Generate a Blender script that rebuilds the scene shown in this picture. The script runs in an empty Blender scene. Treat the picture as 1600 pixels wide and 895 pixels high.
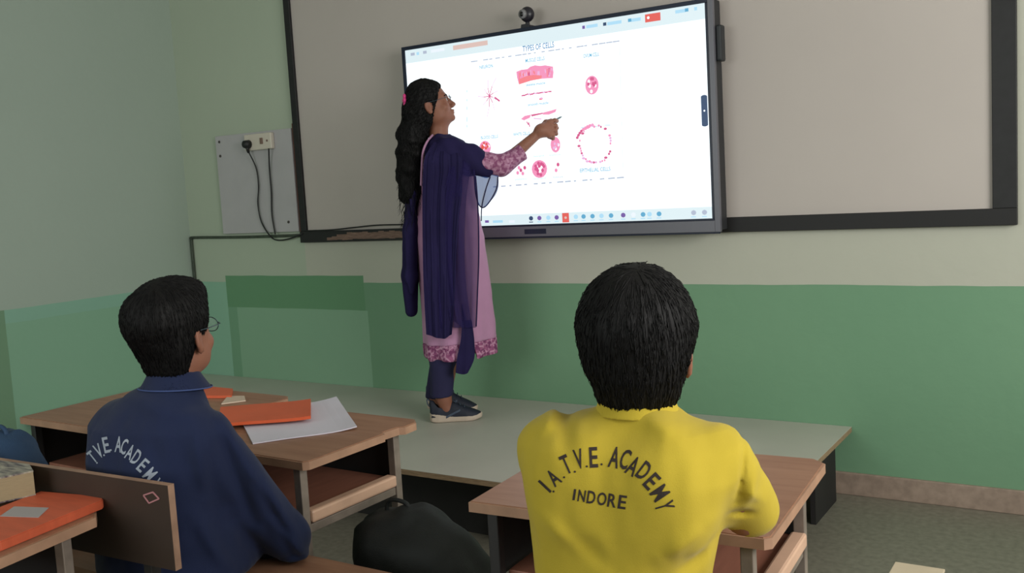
import bpy, bmesh, math, random
import numpy as np
from mathutils import Vector, Matrix
from mathutils.bvhtree import BVHTree
random.seed(7); RNG = np.random.RandomState(11)
SC = bpy.context.scene
COL = SC.collection
R = math.radians
# ------------------------------------------------------------------ camera
F_PX = 1509.3
YAW, PITCH, ROLL = -0.5715, -0.10098, -0.05714
CAM = np.array([5.019, -4.071, 1.36])
def cam_axes():
    f = np.array([math.sin(YAW)*math.cos(PITCH), math.cos(YAW)*math.cos(PITCH), math.sin(PITCH)])
    r0 = np.array([math.cos(YAW), -math.sin(YAW), 0.0]); u0 = np.cross(r0, f)
    return r0*math.cos(ROLL)+u0*math.sin(ROLL), -r0*math.sin(ROLL)+u0*math.cos(ROLL), f
CR, CU, CF = cam_axes()
cd = bpy.data.cameras.new('camera'); cam = bpy.data.objects.new('camera', cd); COL.objects.link(cam)
cd.sensor_width = 36.0; cd.lens = F_PX/1600*36; cd.clip_start = 0.05; cd.clip_end = 60
cam.matrix_world = Matrix(((CR[0], CU[0], -CF[0], CAM[0]), (CR[1], CU[1], -CF[1], CAM[1]), (CR[2], CU[2], -CF[2], CAM[2]), (0, 0, 0, 1)))
SC.camera = cam
# ------------------------------------------------------------------ light
vs = SC.view_settings
vs.view_transform = 'Standard'; vs.look = 'None'; vs.gamma = 1.0; vs.use_curve_mapping = False
vs.exposure = 0.0
w = bpy.data.worlds.new('world'); SC.world = w; w.use_nodes = True
w.node_tree.nodes['Background'].inputs[0].default_value = (0.86, 0.92, 0.90, 1)
w.node_tree.nodes['Background'].inputs[1].default_value = 0.52
def area(name, loc, target, sx, sy, power, col):
    l = bpy.data.lights.new(name, 'AREA'); l.shape = 'RECTANGLE'; l.size = sx; l.size_y = sy; l.energy = power; l.color = col
    o = bpy.data.objects.new(name, l); COL.objects.link(o); o.location = loc
    o.rotation_euler = (Vector(target)-Vector(loc)).to_track_quat('-Z', 'Y').to_euler()
    return o
area('window_daylight_right', (6.9, -2.6, 1.9), (0.5, -1.2, 1.5), 2.4, 1.3, 112, (1.0, 0.98, 0.94))
area('window_daylight_back', (2.4, -6.9, 1.9), (2.2, 0, 1.3), 3.0, 1.3, 78, (0.95, 1.0, 0.97))
# ------------------------------------------------------------------ pixel rays
def ray(px, py):
    return CF + CR*(px-800)/F_PX - CU*(py-447.5)/F_PX
def on(px, py, ax, v):                       # point of that ray on the plane coordinate[ax] = v
    d = ray(px, py); return CAM + d*(v-CAM[ax])/d[ax]
def pix(X):
    d = np.array(X)-CAM; z = d@CF; return 800+F_PX*(d@CR)/z, 447.5-F_PX*(d@CU)/z
class Frame:
    """upright frame: x right, y forward, z up; heading measured from +Y towards +X"""
    def __init__(s, o, heading):
        s.o = np.array(o, float); h = R(heading); s.h = h
        s.M = np.array([[math.cos(h), -math.sin(h), 0], [math.sin(h), math.cos(h), 0], [0, 0, 1.0]])  # rows: right, fwd, up
        v = s.o-CAM; v[2] = 0; s.v = v/np.linalg.norm(v)
    def K(s, px, py, off=0.0):               # ray meets the upright plane facing the camera, `off` metres behind the origin
        d = ray(px, py); t = ((s.o-CAM)@s.v+off)/(d@s.v)
        return s.M@(CAM+d*t-s.o)
    def S(s, px, py, xl):                    # ray meets the plane local x = xl
        d = ray(px, py); n = s.M[0]; t = ((s.o-CAM)@n+xl)/(d@n); return s.M@(CAM+d*t-s.o)
    def Yp(s, px, py, yl):                   # ray meets the plane local y = yl
        d = ray(px, py); n = s.M[1]; t = ((s.o-CAM)@n+yl)/(d@n); return s.M@(CAM+d*t-s.o)
    def W(s, p): return np.asarray(p)@s.M+s.o
# ------------------------------------------------------------------ materials
MATS = {}
def srgb(c):
    return tuple((x/255/12.92 if x/255 <= 0.04045 else ((x/255+0.055)/1.055)**2.4) for x in c)
def mat(name, col, rough=0.6, metal=0.0, var=0.0, vscale=8.0, bump=0.0, bscale=60.0, stretch=(1, 1, 1), emit=None, estr=0.0, alpha=1.0, spec=0.5, col2=None, sheen=0.0, detail=4):
    m = bpy.data.materials.new(name); m.use_nodes = True; nt = m.node_tree; b = nt.nodes['Principled BSDF']
    c = (*srgb(col), 1)
    b.inputs['Base Color'].default_value = c; b.inputs['Roughness'].default_value = rough; b.inputs['Metallic'].default_value = metal
    b.inputs['Specular IOR Level'].default_value = spec
    b.inputs['Alpha'].default_value = alpha
    if sheen: b.inputs['Sheen Weight'].default_value = sheen
    if emit is not None:
        b.inputs['Emission Color'].default_value = (*srgb(emit), 1); b.inputs['Emission Strength'].default_value = estr
    tc = nt.nodes.new('ShaderNodeTexCoord'); mp = nt.nodes.new('ShaderNodeMapping'); mp.inputs['Scale'].default_value = stretch
    nt.links.new(tc.outputs['Object'], mp.inputs['Vector'])
    if var or col2:
        n = nt.nodes.new('ShaderNodeTexNoise'); n.inputs['Scale'].default_value = vscale; n.inputs['Detail'].default_value = detail
        nt.links.new(mp.outputs[0], n.inputs['Vector'])
        cr = nt.nodes.new('ShaderNodeValToRGB'); cr.color_ramp.elements[0].position = 0.32; cr.color_ramp.elements[1].position = 0.68
        a = srgb(col) if col2 else tuple(x*(1-var) for x in srgb(col)); d = srgb(col2) if col2 else tuple(min(1, x*(1+var)) for x in srgb(col))
        cr.color_ramp.elements[0].color = (*a, 1); cr.color_ramp.elements[1].color = (*d, 1)
        nt.links.new(n.outputs[0], cr.inputs[0]); nt.links.new(cr.outputs[0], b.inputs['Base Color'])
    if bump:
        n2 = nt.nodes.new('ShaderNodeTexNoise'); n2.inputs['Scale'].default_value = bscale; n2.inputs['Detail'].default_value = 3
        nt.links.new(mp.outputs[0], n2.inputs['Vector'])
        bp = nt.nodes.new('ShaderNodeBump'); bp.inputs['Strength'].default_value = bump; bp.inputs['Distance'].default_value = 0.004
        nt.links.new(n2.outputs[0], bp.inputs['Height']); nt.links.new(bp.outputs[0], b.inputs['Normal'])
    MATS[name] = m; return m
def nodeset(m):
    return m.node_tree, m.node_tree.nodes['Principled BSDF']
# ------------------------------------------------------------------ object helpers
def prop(o, label=None, cat=None, group=None, kind=None):
    if label: o['label'] = label
    if cat: o['category'] = cat
    if group: o['group'] = group
    if kind: o['kind'] = kind
    return o
def empty(name, loc, heading=0.0, **k):
    o = bpy.data.objects.new(name, None); COL.objects.link(o); o.location = [float(q) for q in loc]; o.rotation_euler = (0, 0, -heading)
    o.empty_display_size = 0.1
    return prop(o, **k)
def mesh_obj(name, verts, faces, m, parent=None, smooth=False, **k):
    me = bpy.data.meshes.new(name); me.from_pydata([tuple(map(float, v)) for v in verts], [], [tuple(map(int, f)) for f in faces]); me.update()
    ms = m if isinstance(m, (list, tuple)) else [m]
    for x in ms: me.materials.append(x)
    if smooth: me.polygons.foreach_set('use_smooth', [True]*len(me.polygons))
    o = bpy.data.objects.new(name, me); COL.objects.link(o)
    if parent: o.parent = parent
    return prop(o, **k)
def bm_obj(name, bm, m, parent=None, smooth=False, **k):
    me = bpy.data.meshes.new(name); bm.to_mesh(me); bm.free()
    ms = m if isinstance(m, (list, tuple)) else [m]
    for x in ms: me.materials.append(x)
    if smooth: me.polygons.foreach_set('use_smooth', [True]*len(me.polygons))
    o = bpy.data.objects.new(name, me); COL.objects.link(o)
    if parent: o.parent = parent
    return prop(o, **k)
def add_box(bm, lo, hi, mi=0, bev=0.0, M=None):
    lo = Vector(lo); hi = Vector(hi); c = (lo+hi)/2; s = hi-lo
    r = bmesh.ops.create_cube(bm, size=1.0, matrix=Matrix.Translation(c) @ Matrix.Diagonal((s.x, s.y, s.z, 1)))
    vs_ = r['verts']; fs = list({f for v in vs_ for f in v.link_faces}); es = list({e for v in vs_ for e in v.link_edges})
    for f in fs: f.material_index = mi
    if bev:
        rr = bmesh.ops.bevel(bm, geom=es, offset=bev, segments=2, affect='EDGES', profile=0.5)
        vs_ = list({v for f in rr['faces'] for v in f.verts} | {v for v in vs_ if v.is_valid})
        for f in rr['faces']: f.material_index = mi
    if M is not None: bmesh.ops.transform(bm, matrix=M, verts=[v for v in vs_ if v.is_valid])
def box(name, lo, hi, m, parent=None, bev=0.002, **k):
    bm = bmesh.new(); add_box(bm, lo, hi, 0, bev); return bm_obj(name, bm, m, parent, **k)
def boxes(name, L, m, parent=None, bev=0.0, **k):
    bm = bmesh.new()
    for it in L: add_box(bm, it[0], it[1], it[2] if len(it) > 2 else 0, bev)
    return bm_obj(name, bm, m, parent, **k)
def prism(name, poly, z0, z1, m, parent=None, bev=0.0, **k):
    bm = bmesh.new(); b = [bm.verts.new((p[0], p[1], z0)) for p in poly]; t = [bm.verts.new((p[0], p[1], z1)) for p in poly]
    n = len(poly); bm.faces.new(b[::-1]); bm.faces.new(t)
    for i in range(n): bm.faces.new((b[i], b[(i+1) % n], t[(i+1) % n], t[i]))
    bmesh.ops.recalc_face_normals(bm, faces=bm.faces)
    if bev: bmesh.ops.bevel(bm, geom=list(bm.edges), offset=bev, segments=2, affect='EDGES')
    return bm_obj(name, bm, m, parent, **k)
def tube_geo(pts, rad, seg=8, V=None, Fc=None, cap_=True):
    V = [] if V is None else V; Fc = [] if Fc is None else Fc
    pts = [np.asarray(p, float) for p in pts]; n = len(pts)
    rad = [rad]*n if np.isscalar(rad) else rad
    base = len(V); ref = np.array([0.13, 0.27, 0.95])
    for i in range(n):
        t = pts[min(i+1, n-1)]-pts[max(i-1, 0)]; t = t/(np.linalg.norm(t)+1e-9)
        a = np.cross(t, ref)
        if np.linalg.norm(a) < 0.15: a = np.cross(t, [1, 0.1, 0])
        a /= np.linalg.norm(a); b = np.cross(t, a)
        for s in range(seg):
            q = 2*math.pi*s/seg; V.append(pts[i]+rad[i]*(a*math.cos(q)+b*math.sin(q)))
    for i in range(n-1):
        for s in range(seg):
            s2 = (s+1) % seg
            Fc.append((base+i*seg+s, base+i*seg+s2, base+(i+1)*seg+s2, base+(i+1)*seg+s))
    if cap_:
        Fc.append(tuple(base+s for s in range(seg))[::-1]); Fc.append(tuple(base+(n-1)*seg+s for s in range(seg)))
    return V, Fc
def tube(name, pts, rad, m, parent=None, seg=8, **k):
    V, Fc = tube_geo(pts, rad, seg); return mesh_obj(name, V, Fc, m, parent, smooth=True, **k)
def spline(pts, n=8):
    P = [np.asarray(p, float) for p in pts]; out = []
    for i in range(len(P)-1):
        p0 = P[max(i-1, 0)]; p1 = P[i]; p2 = P[i+1]; p3 = P[min(i+2, len(P)-1)]
        for j in range(n):
            t = j/n; out.append(0.5*((2*p1)+(-p0+p2)*t+(2*p0-5*p1+4*p2-p3)*t*t+(-p0+3*p1-3*p2+p3)*t**3))
    out.append(P[-1]); return out
# ------------------------------------------------------------------ signed distance modelling
def ell(P, c, r, M=None):
    q = P-np.asarray(c, float)
    if M is not None: q = q@M
    r = np.asarray(r, float); k0 = np.linalg.norm(q/r, axis=-1); k1 = np.linalg.norm(q/(r*r), axis=-1)+1e-9
    return k0*(k0-1)/k1
def cap(P, a, b, ra, rb=None):
    rb = ra if rb is None else rb
    a = np.asarray(a, float); b = np.asarray(b, float); ba = b-a
    h = np.clip(((P-a)@ba)/(ba@ba+1e-12), 0, 1)
    return np.linalg.norm(P-a-h[..., None]*ba, axis=-1)-(ra+(rb-ra)*h)
def chain(P, pts, rs, k=0.01):
    d = cap(P, pts[0], pts[1], rs[0], rs[1])
    for i in range(1, len(pts)-1): d = smin(d, cap(P, pts[i], pts[i+1], rs[i], rs[i+1]), k)
    return d
def smin(a, b, k):
    h = np.maximum(k-np.abs(a-b), 0)/k; return np.minimum(a, b)-h*h*k*0.25
def smax(a, b, k): return -smin(-a, -b, k)
def noise(P, sc, seed=0):
    rs = np.random.RandomState(seed); T = rs.rand(32, 32, 32)*2-1
    q = P*sc+100.0; i = np.floor(q).astype(int); f = q-i; f = f*f*(3-2*f); i &= 31; j = (i+1) & 31
    x0, y0, z0 = i[..., 0], i[..., 1], i[..., 2]; x1, y1, z1 = j[..., 0], j[..., 1], j[..., 2]
    fx, fy, fz = f[..., 0], f[..., 1], f[..., 2]
    def L(a, b, t): return a+(b-a)*t
    return L(L(L(T[x0, y0, z0], T[x1, y0, z0], fx), L(T[x0, y1, z0], T[x1, y1, z0], fx), fy),
             L(L(T[x0, y0, z1], T[x1, y0, z1], fx), L(T[x0, y1, z1], T[x1, y1, z1], fx), fy), fz)
def torso(P, tab, n=2.4):
    """tab rows: z, x_left, x_right, y_back, y_front -> superelliptic sections"""
    T = np.array(tab, float); T = T[np.argsort(T[:, 0])]; z = P[..., 2]; zc = np.clip(z, T[0, 0], T[-1, 0])
    xl = np.interp(zc, T[:, 0], T[:, 1]); xr = np.interp(zc, T[:, 0], T[:, 2]); yb = np.interp(zc, T[:, 0], T[:, 3]); yf = np.interp(zc, T[:, 0], T[:, 4])
    cx = (xl+xr)/2; a = (xr-xl)/2; cy = (yb+yf)/2; b = (yf-yb)/2
    g = (np.abs((P[..., 0]-cx)/a)**n+np.abs((P[..., 1]-cy)/b)**n)**(1/n)
    d = (g-1)*np.minimum(a, b)
    dz = np.maximum(T[0, 0]-z, z-T[-1, 0])
    return smax(d, dz, 0.03)
def nets(fn, lo, hi, h):
    lo = np.asarray(lo, float); hi = np.asarray(hi, float); n = np.ceil((hi-lo)/h).astype(int)+1
    ax = [lo[i]+h*np.arange(n[i]) for i in range(3)]
    V = np.empty(n)
    st = max(1, int(300000/(n[1]*n[2])))
    for i in range(0, n[0], st):
        g = np.stack(np.meshgrid(ax[0][i:i+st], ax[1], ax[2], indexing='ij'), -1); V[i:i+st] = fn(g)
    V[0] = np.maximum(V[0], 1e-4); V[-1] = np.maximum(V[-1], 1e-4); V[:, 0] = np.maximum(V[:, 0], 1e-4); V[:, -1] = np.maximum(V[:, -1], 1e-4)
    V[:, :, 0] = np.maximum(V[:, :, 0], 1e-4); V[:, :, -1] = np.maximum(V[:, :, -1], 1e-4)
    S = V < 0; m = n-1
    acc = np.zeros((*m, 3)); cnt = np.zeros(m)
    offs = [(a, b, c) for a in (0, 1) for b in (0, 1) for c in (0, 1)]
    def cut(A, o): return A[o[0]:o[0]+m[0], o[1]:o[1]+m[1], o[2]:o[2]+m[2]]
    for d in range(3):
        for o in offs:
            if o[d]: continue
            o2 = list(o); o2[d] = 1
            a = cut(V, o); b = cut(V, o2); x = (a < 0) != (b < 0)
            t = np.where(x, a/np.where(x, a-b, 1), 0)
            for c in range(3):
                acc[..., c] += np.where(x, (t if c == d else o[c]), 0)
            cnt += x
    act = cnt > 0; idx = -np.ones(m, int); idx[act] = np.arange(act.sum())
    ii = np.argwhere(act); verts = lo+h*(ii+acc[act]/cnt[act][:, None])
    faces = []
    for d in range(3):
        u, v = [(1, 2), (2, 0), (0, 1)][d]
        sl = [slice(1, m[k]) for k in range(3)]; sl[d] = slice(0, m[d])
        a = S[tuple(sl)]; sl2 = list(sl); sl2[d] = slice(1, m[d]+1); b = S[tuple(sl2)]
        for flip, msk in ((False, a & ~b), (True, ~a & b)):
            q = np.argwhere(msk); q = q+np.array([s.start for s in sl])
            if len(q) == 0: continue
            def I(du, dv):
                r = q.copy(); r[:, u] -= du; r[:, v] -= dv; return idx[r[:, 0], r[:, 1], r[:, 2]]
            f = np.stack([I(1, 1), I(0, 1), I(0, 0), I(1, 0)], 1)
            faces.append(f[:, ::-1] if flip else f)
    return verts, np.concatenate(faces)
def sdf_obj(name, fn, lo, hi, h, m, parent=None, extra=None, **k):
    v, f = nets(fn, lo, hi, h)
    # light smoothing
    V = [tuple(x) for x in v]; Fc = [tuple(x) for x in f]
    if extra:
        for ev, ef in extra:
            b = len(V); V += [tuple(x) for x in ev]; Fc += [tuple(int(i)+b for i in x) for x in ef]
    return mesh_obj(name, V, Fc, m, parent, smooth=True, **k)
# ================================================================== SETTING
def wall_mat(name, axis):
    """two-tone painted plaster; zones are real coats of paint. axis = coordinate running along the wall"""
    m = mat(name, (150, 153, 140), rough=0.75); nt, b = nodeset(m); N = nt.nodes; L = nt.links
    tc = N.new('ShaderNodeTexCoord'); sp = N.new('ShaderNodeSeparateXYZ'); L.new(tc.outputs['Object'], sp.inputs[0])
    A = sp.outputs[axis]; Z = sp.outputs[2]
    def mth(op, a, bb):
        q = N.new('ShaderNodeMath'); q.operation = op
        for i, v in enumerate((a, bb)):
            if isinstance(v, (int, float)): q.inputs[i].default_value = v
            else: L.new(v, q.inputs[i])
        return q.outputs[0]
    wob = N.new('ShaderNodeTexNoise'); wob.inputs['Scale'].default_value = 3.0; L.new(tc.outputs['Object'], wob.inputs['Vector'])
    wv = mth('MULTIPLY', mth('SUBTRACT', wob.outputs[0], 0.5), 0.012)
    Zw = mth('ADD', Z, wv); Aw = mth('ADD', A, wv)
    def rect(a0, a1, z0, z1):
        return mth('MULTIPLY', mth('MULTIPLY', mth('GREATER_THAN', Aw, a0), mth('LESS_THAN', Aw, a1)), mth('MULTIPLY', mth('GREATER_THAN', Zw, z0), mth('LESS_THAN', Zw, z1)))
    n1 = N.new('ShaderNodeTexNoise'); n1.inputs['Scale'].default_value = 1.3; n1.inputs['Detail'].default_value = 5; L.new(tc.outputs['Object'], n1.inputs['Vector'])
    def coat(c1, c2):
        r = N.new('ShaderNodeMix'); r.data_type = 'RGBA'; L.new(n1.outputs[0], r.inputs[0])
        r.inputs[6].default_value = (*srgb(c1), 1); r.inputs[7].default_value = (*srgb(c2), 1); return r.outputs[2]
    def over(base, top, f, amt=1.0):
        r = N.new('ShaderNodeMix'); r.data_type = 'RGBA'; L.new(mth('MULTIPLY', f, amt) if amt != 1 else f, r.inputs[0])
        L.new(base, r.inputs[6]); L.new(top, r.inputs[7]); return r.outputs[2]
    if axis == 0:
        c = coat((176, 178, 164), (186, 186, 172))
        c = over(c, coat((163, 180, 158), (170, 184, 164)), mth('LESS_THAN', Aw, 0.99), 0.75)      # greener coat near the corner
        c = over(c, coat((104, 146, 115), (118, 156, 124)), rect(-1, 9, -1, 0.886))                      # fresh dark green dado
        c = over(c, coat((134, 177, 154), (140, 180, 156)), rect(-1, 0.295, -1, 0.886))                 # old light green by the corner
        c = over(c, coat((128, 167, 138), (136, 172, 144)), rect(0.375, 1.435, -1, 0.728))                 # pale repainted rectangle
        c = over(c, coat((96, 142, 104), (104, 148, 112)), rect(0.295, 1.42, 0.728, 0.925))                # darker strip on top
        c = over(c, coat((110, 152, 122), (118, 158, 128)), rect(0.295, 0.375, -1, 0.728))
    else:
        c = coat((158, 173, 161), (166, 180, 168))
        c = over(c, coat((128, 170, 142), (136, 176, 150)), rect(-9, 9, -1, 0.872))
        c = over(c, coat((132, 176, 158), (138, 180, 160)), rect(-9, 9, 0.80, 0.872), 0.8)
        c = over(c, coat((104, 140, 110), (118, 150, 118)), rect(-9, -1.245, -1, 0.872), 0.9)
    L.new(c, b.inputs['Base Color'])
    n2 = N.new('ShaderNodeTexNoise'); n2.inputs['Scale'].default_value = 18; n2.inputs['Detail'].default_value = 6; L.new(tc.outputs['Object'], n2.inputs['Vector'])
    bp = N.new('ShaderNodeBump'); bp.inputs['Strength'].default_value = 0.25; bp.inputs['Distance'].default_value = 0.006; L.new(n2.outputs[0], bp.inputs['Height']); L.new(bp.outputs[0], b.inputs['Normal'])
    return m
M_wf = wall_mat('paint_front', 0); M_wl = wall_mat('paint_left', 1)
M_floor = mat('terrazzo', (120, 116, 104), rough=0.45, var=0.18, vscale=40, detail=6)
M_ceil = mat('ceiling_white', (205, 205, 198), rough=0.8, var=0.03)
M_base = mat('skirting_stone', (150, 132, 118), rough=0.6, var=0.15, vscale=30)
M_plain = mat('wall_plain', (178, 184, 170), rough=0.8, var=0.03)
box('floor', (-0.15, -7.4, -0.12), (7.4, 0.15, 0), M_floor, bev=0, kind='structure')
box('wall_front', (-0.15, 0, 0), (7.4, 0.15, 3.1), M_wf, bev=0, kind='structure')
box('wall_left', (-0.15, -7.4, 0), (0, 0, 3.1), M_wl, bev=0, kind='structure')
box('ceiling', (-0.15, -7.4, 3.1), (7.4, 0.15, 3.2), M_ceil, bev=0, kind='structure')
def side_wall(name, axis):
    L = []
    a0, a1 = (-7.4, 0.0) if axis == 1 else (0.0, 7.25)
    def add(u0, u1, z0, z1):
        L.append(((7.25, u0, z0), (7.4, u1, z1)) if axis == 1 else ((u0, -7.4, z0), (u1, -7.25, z1)))
    wins = [(-3.9, -1.4), (-6.6, -4.6)] if axis == 1 else [(0.9, 3.9), (4.7, 6.6)]
    add(a0, a1, 0, 1.2); add(a0, a1, 2.6, 3.1)
    e = sorted([a0, a1]+[x for ww in wins for x in ww])
    for i in range(0, len(e), 2): add(e[i], e[i+1], 1.2, 2.6)
    boxes(name, L, M_plain, kind='structure')
side_wall('wall_right', 1); side_wall('wall_back', 0)
box('baseboard_front', (0.0, -0.014, 0), (7.25, 0.002, 0.095), M_base, bev=0.003, kind='structure')
box('baseboard_left', (-0.002, -7.25, 0), (0.014, -1.22, 0.095), M_base, bev=0.003, kind='structure')

# ------------------------------------------------------------------ podium
M_lam = mat('laminate_grey', (186, 184, 174), rough=0.38, var=0.05, vscale=3, spec=0.35)
M_ply = mat('plywood_edge', (150, 126, 98), rough=0.7, var=0.2, vscale=30, stretch=(1, 1, 8))
M_dark = mat('dark_panel_or_shade', (30, 28, 28), rough=0.7, var=0.2, vscale=6)  # dark panels, and the sheet that paints shade under the platform
M_brownboard = mat('brown_board', (150, 124, 98), rough=0.5, var=0.08, vscale=5, stretch=(1, 6, 1))
pod = empty('stage_platform', (2.0, -0.6, 0), label='low wooden teaching platform with pale grey top along the front wall', cat='platform')
def child(name, lo, hi, m, par, o, **k):
    lo = [a-b for a, b in zip(lo, o)]; hi = [a-b for a, b in zip(hi, o)]
    return box(name, lo, hi, m, par, **k)
PO = (2.0, -0.6, 0)
bm = bmesh.new(); add_box(bm, (0.004-2, -1.209+0.6, 0.269), (4.047-2, -0.002+0.6, 0.2895), 1, 0)
add_box(bm, (0.004-2, -1.209+0.6, 0.2895), (4.047-2, -0.002+0.6, 0.291), 0, 0)
bm_obj('top_board', bm, [M_lam, M_ply], pod)
child('front_panel_or_shade', (0.05, -1.03, 0), (3.99, -1.01, 0.269), M_dark, pod, PO, bev=0)  # dark sheet standing in for shade under the platform; front is open
child('side_panel', (3.985, -0.42, 0), (4.005, -0.11, 0.269), M_dark, pod, PO, bev=0)
for xx in (0.9, 2.0, 3.0): child('support_panel', (xx, -1.1, 0), (xx+0.02, -0.05, 0.269), M_dark, pod, PO, bev=0)

# ------------------------------------------------------------------ projection board
M_board = mat('whiteboard', (184, 176, 170), rough=0.55, var=0.02, vscale=2, spec=0.3)
M_black = mat('black_frame', (20, 20, 22), rough=0.55, var=0.3, vscale=30)
M_redwood = mat('red_brown_edge', (88, 44, 34), rough=0.6, var=0.2, vscale=20)
wb = empty('whiteboard', (2.83, 0, 1.118), label='huge whiteboard with black painted frame behind the lit display', cat='whiteboard')
WO = (2.83, 0, 1.118)
child('writing_surface', (1.03, -0.014, 1.17), (4.62, -0.002, 2.62), M_board, wb, WO, bev=0)
def frame_rail(nm, a, b_, w_, m=M_black, **k): pass
child('frame_rail', (0.99, -0.032, 1.118), (4.668, -0.002, 1.182), mat('black_rail_worn', (22, 21, 22), rough=0.6), wb, WO, bev=0.002)
child('frame_rail', (0.99, -0.032, 2.60), (4.668, -0.002, 2.66), M_black, wb, WO, bev=0.002)
child('frame_rail', (0.997, -0.030, 1.182), (1.041, -0.002, 2.60), M_black, wb, WO, bev=0.002)
child('frame_rail', (4.585, -0.030, 1.182), (4.668, -0.002, 2.60), M_black, wb, WO, bev=0.002)
child('frame_edge', (0.984, -0.022, 1.175), (0.9965, -0.002, 1.80), M_redwood, wb, WO, bev=0, label='bare red-brown edge of the frame')
# worn brown stretch of the bottom rail
bm = bmesh.new()
rs = random.Random(3); xs = [1.20+i*0.038 for i in range(18)]
for i in range(len(xs)-1):
    z0 = 1.127+rs.random()*0.006; z1 = 1.172-rs.random()*0.008
    if i < 4: z1 -= (4-i)*0.006
    add_box(bm, (xs[i]-2.83, -0.0335, z0-1.118), (xs[i+1]-2.83+0.0005, -0.0315, z1-1.118), 0)
bm_obj('worn_patch', bm, mat('worn_wood', (122, 98, 86), rough=0.8, var=0.25, vscale=25, stretch=(1, 1, 6)), wb, label='scraped brown patch on the bottom rail')

# ------------------------------------------------------------------ interactive display
TX0, TX1, TZ1, TY = 1.924, 3.521, 2.083, -0.1306
TZ0 = TZ1-(TX1-TX0)*9/16
TW, TH = TX1-TX0, TZ1-TZ0
def emis(name, col, s=1.0):
    m = bpy.data.materials.new(name); m.use_nodes = True; nt = m.node_tree; b = nt.nodes['Principled BSDF']
    b.inputs['Base Color'].default_value = (0.02, 0.02, 0.02, 1); b.inputs['Roughness'].default_value = 0.4
    b.inputs['Emission Color'].default_value = (*srgb(col), 1); b.inputs['Emission Strength'].default_value = s
    return m
E_S = 1.35
E_white = emis('screen_white', (240, 250, 255), E_S)
E_pale = emis('screen_pale_blue', (224, 241, 246), 0.98)
E_red = emis('screen_red', (226, 92, 84), 1.0); E_pink = emis('screen_pink', (245, 150, 190), 1.0); E_rose = emis('screen_rose', (214, 90, 140), 1.0)
E_coral = emis('screen_coral', (246, 130, 140), 1.0); E_lil = emis('screen_lilac', (226, 176, 216), 1.1)
E_blue = emis('screen_blue', (92, 168, 206), 1.0); E_dblue = emis('screen_dark_blue', (60, 130, 185), 0.9); E_lb = emis('screen_light_blue', (170, 216, 240), 1.05)
E_grey = emis('screen_grey', (176, 186, 206), 1.0); E_pgrey = emis('screen_pale_grey', (222, 230, 240), 1.15); E_tan = emis('screen_tan', (226, 196, 188), 0.95)
E_navy = emis('screen_navy', (44, 78, 122), 0.7); E_mag = emis('screen_purple', (120, 90, 170), 0.9)
M_bez = mat('bezel_navy', (24, 32, 52), rough=0.35, spec=0.4); M_bezg = mat('bezel_grey', (104, 104, 112), rough=0.4, metal=0.2)
M_tvback = mat('display_back', (40, 41, 44), rough=0.6)
tv = empty('interactive_display', (2.72, -0.03, 1.13), label='large lit flat panel showing a pink cell diagram page, with grey lower bezel', cat='display')
TO = (2.72, -0.03, 1.13)
def tvp(u, v, y=0.0):                 # u,v on the lit panel (v down), metres
    return (TX0+u-TO[0], TY-y-TO[1], TZ1-v-TO[2])
child('display_body', (TX0-0.022, TY+0.006, TZ0-0.052), (TX1+0.03, -0.034, TZ1+0.018), M_tvback, tv, TO, bev=0.006)
def bez(nm, x0, x1, z0, z1, m, y=0.006, **k): return child(nm, (x0, TY-y, z0), (x1, TY+0.012, z1), m, tv, TO, bev=0.0015, **k)
bez('bezel', TX0-0.02, TX1+0.012, TZ1, TZ1+0.018, M_bez); bez('bezel', TX0-0.02, TX0, TZ0, TZ1, M_bez)
bez('bezel', TX1, TX1+0.012, TZ0, TZ1, M_bez); bez('bezel', TX0-0.02, TX1+0.012, TZ0-0.009, TZ0, M_bez)
bez('outer_frame', TX1+0.012, TX1+0.036, TZ0-0.058, TZ1+0.02, M_bezg, 0.009, label='grey outer side rail'); bez('lower_rail', TX0-0.024, TX1+0.012, TZ0-0.058, TZ0-0.009, M_bezg, 0.009, label='grey rail under the lit panel')
bez('underside', TX0-0.02, TX1+0.03, TZ0-0.066, TZ0-0.058, M_bez, 0.004)
bez('logo_plate', 2.58, 2.70, TZ0-0.046, TZ0-0.022, M_bez, 0.0105, label='dark plate with small logo')
child('side_holder', (TX1+0.036, TY+0.01, 1.84), (TX1+0.062, TY+0.06, 1.99), mat('holder_dark', (32, 36, 40), rough=0.5), tv, TO, bev=0.008)
boxes('screen', [(tvp(0, TH, -0.003), tvp(TW, 0, 0.0005))], E_white, tv)
# --- page on the screen: flat shapes laid on the panel
class Page:
    def __init__(s): s.V = []; s.F = []; s.mi = []; s.mats = []
    def m(s, mt):
        if mt not in s.mats: s.mats.append(mt)
        return s.mats.index(mt)
    def poly(s, pts, mt, z=1):
        b = len(s.V); s.V += [tvp(u, v, 0.0006+0.0003*z) for u, v in pts]; s.F.append(tuple(range(b, b+len(pts)))); s.mi.append(s.m(mt))
    def rect(s, u0, v0, u1, v1, mt, z=1): s.poly([(u0, v0), (u0, v1), (u1, v1), (u1, v0)], mt, z)
    def disc(s, u, v, ru, rv, mt, z=1, n=16): s.poly([(u+ru*math.cos(-2*math.pi*i/n), v+rv*math.sin(-2*math.pi*i/n)) for i in range(n)], mt, z)
    def line(s, u0, v0, u1, v1, wd, mt, z=1):
        L = math.hypot(u1-u0, v1-v0)+1e-9; nx, ny = -(v1-v0)/L*wd/2, (u1-u0)/L*wd/2
        s.poly([(u0+nx, v0+ny), (u1+nx, v1+ny), (u1-nx, v1-ny), (u0-nx, v0-ny)], mt, z)
    def done(s, nm, **k):
        o = mesh_obj(nm, s.V, s.F, s.mats, tv, **k); o.data.polygons.foreach_set('material_index', s.mi); return o
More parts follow.
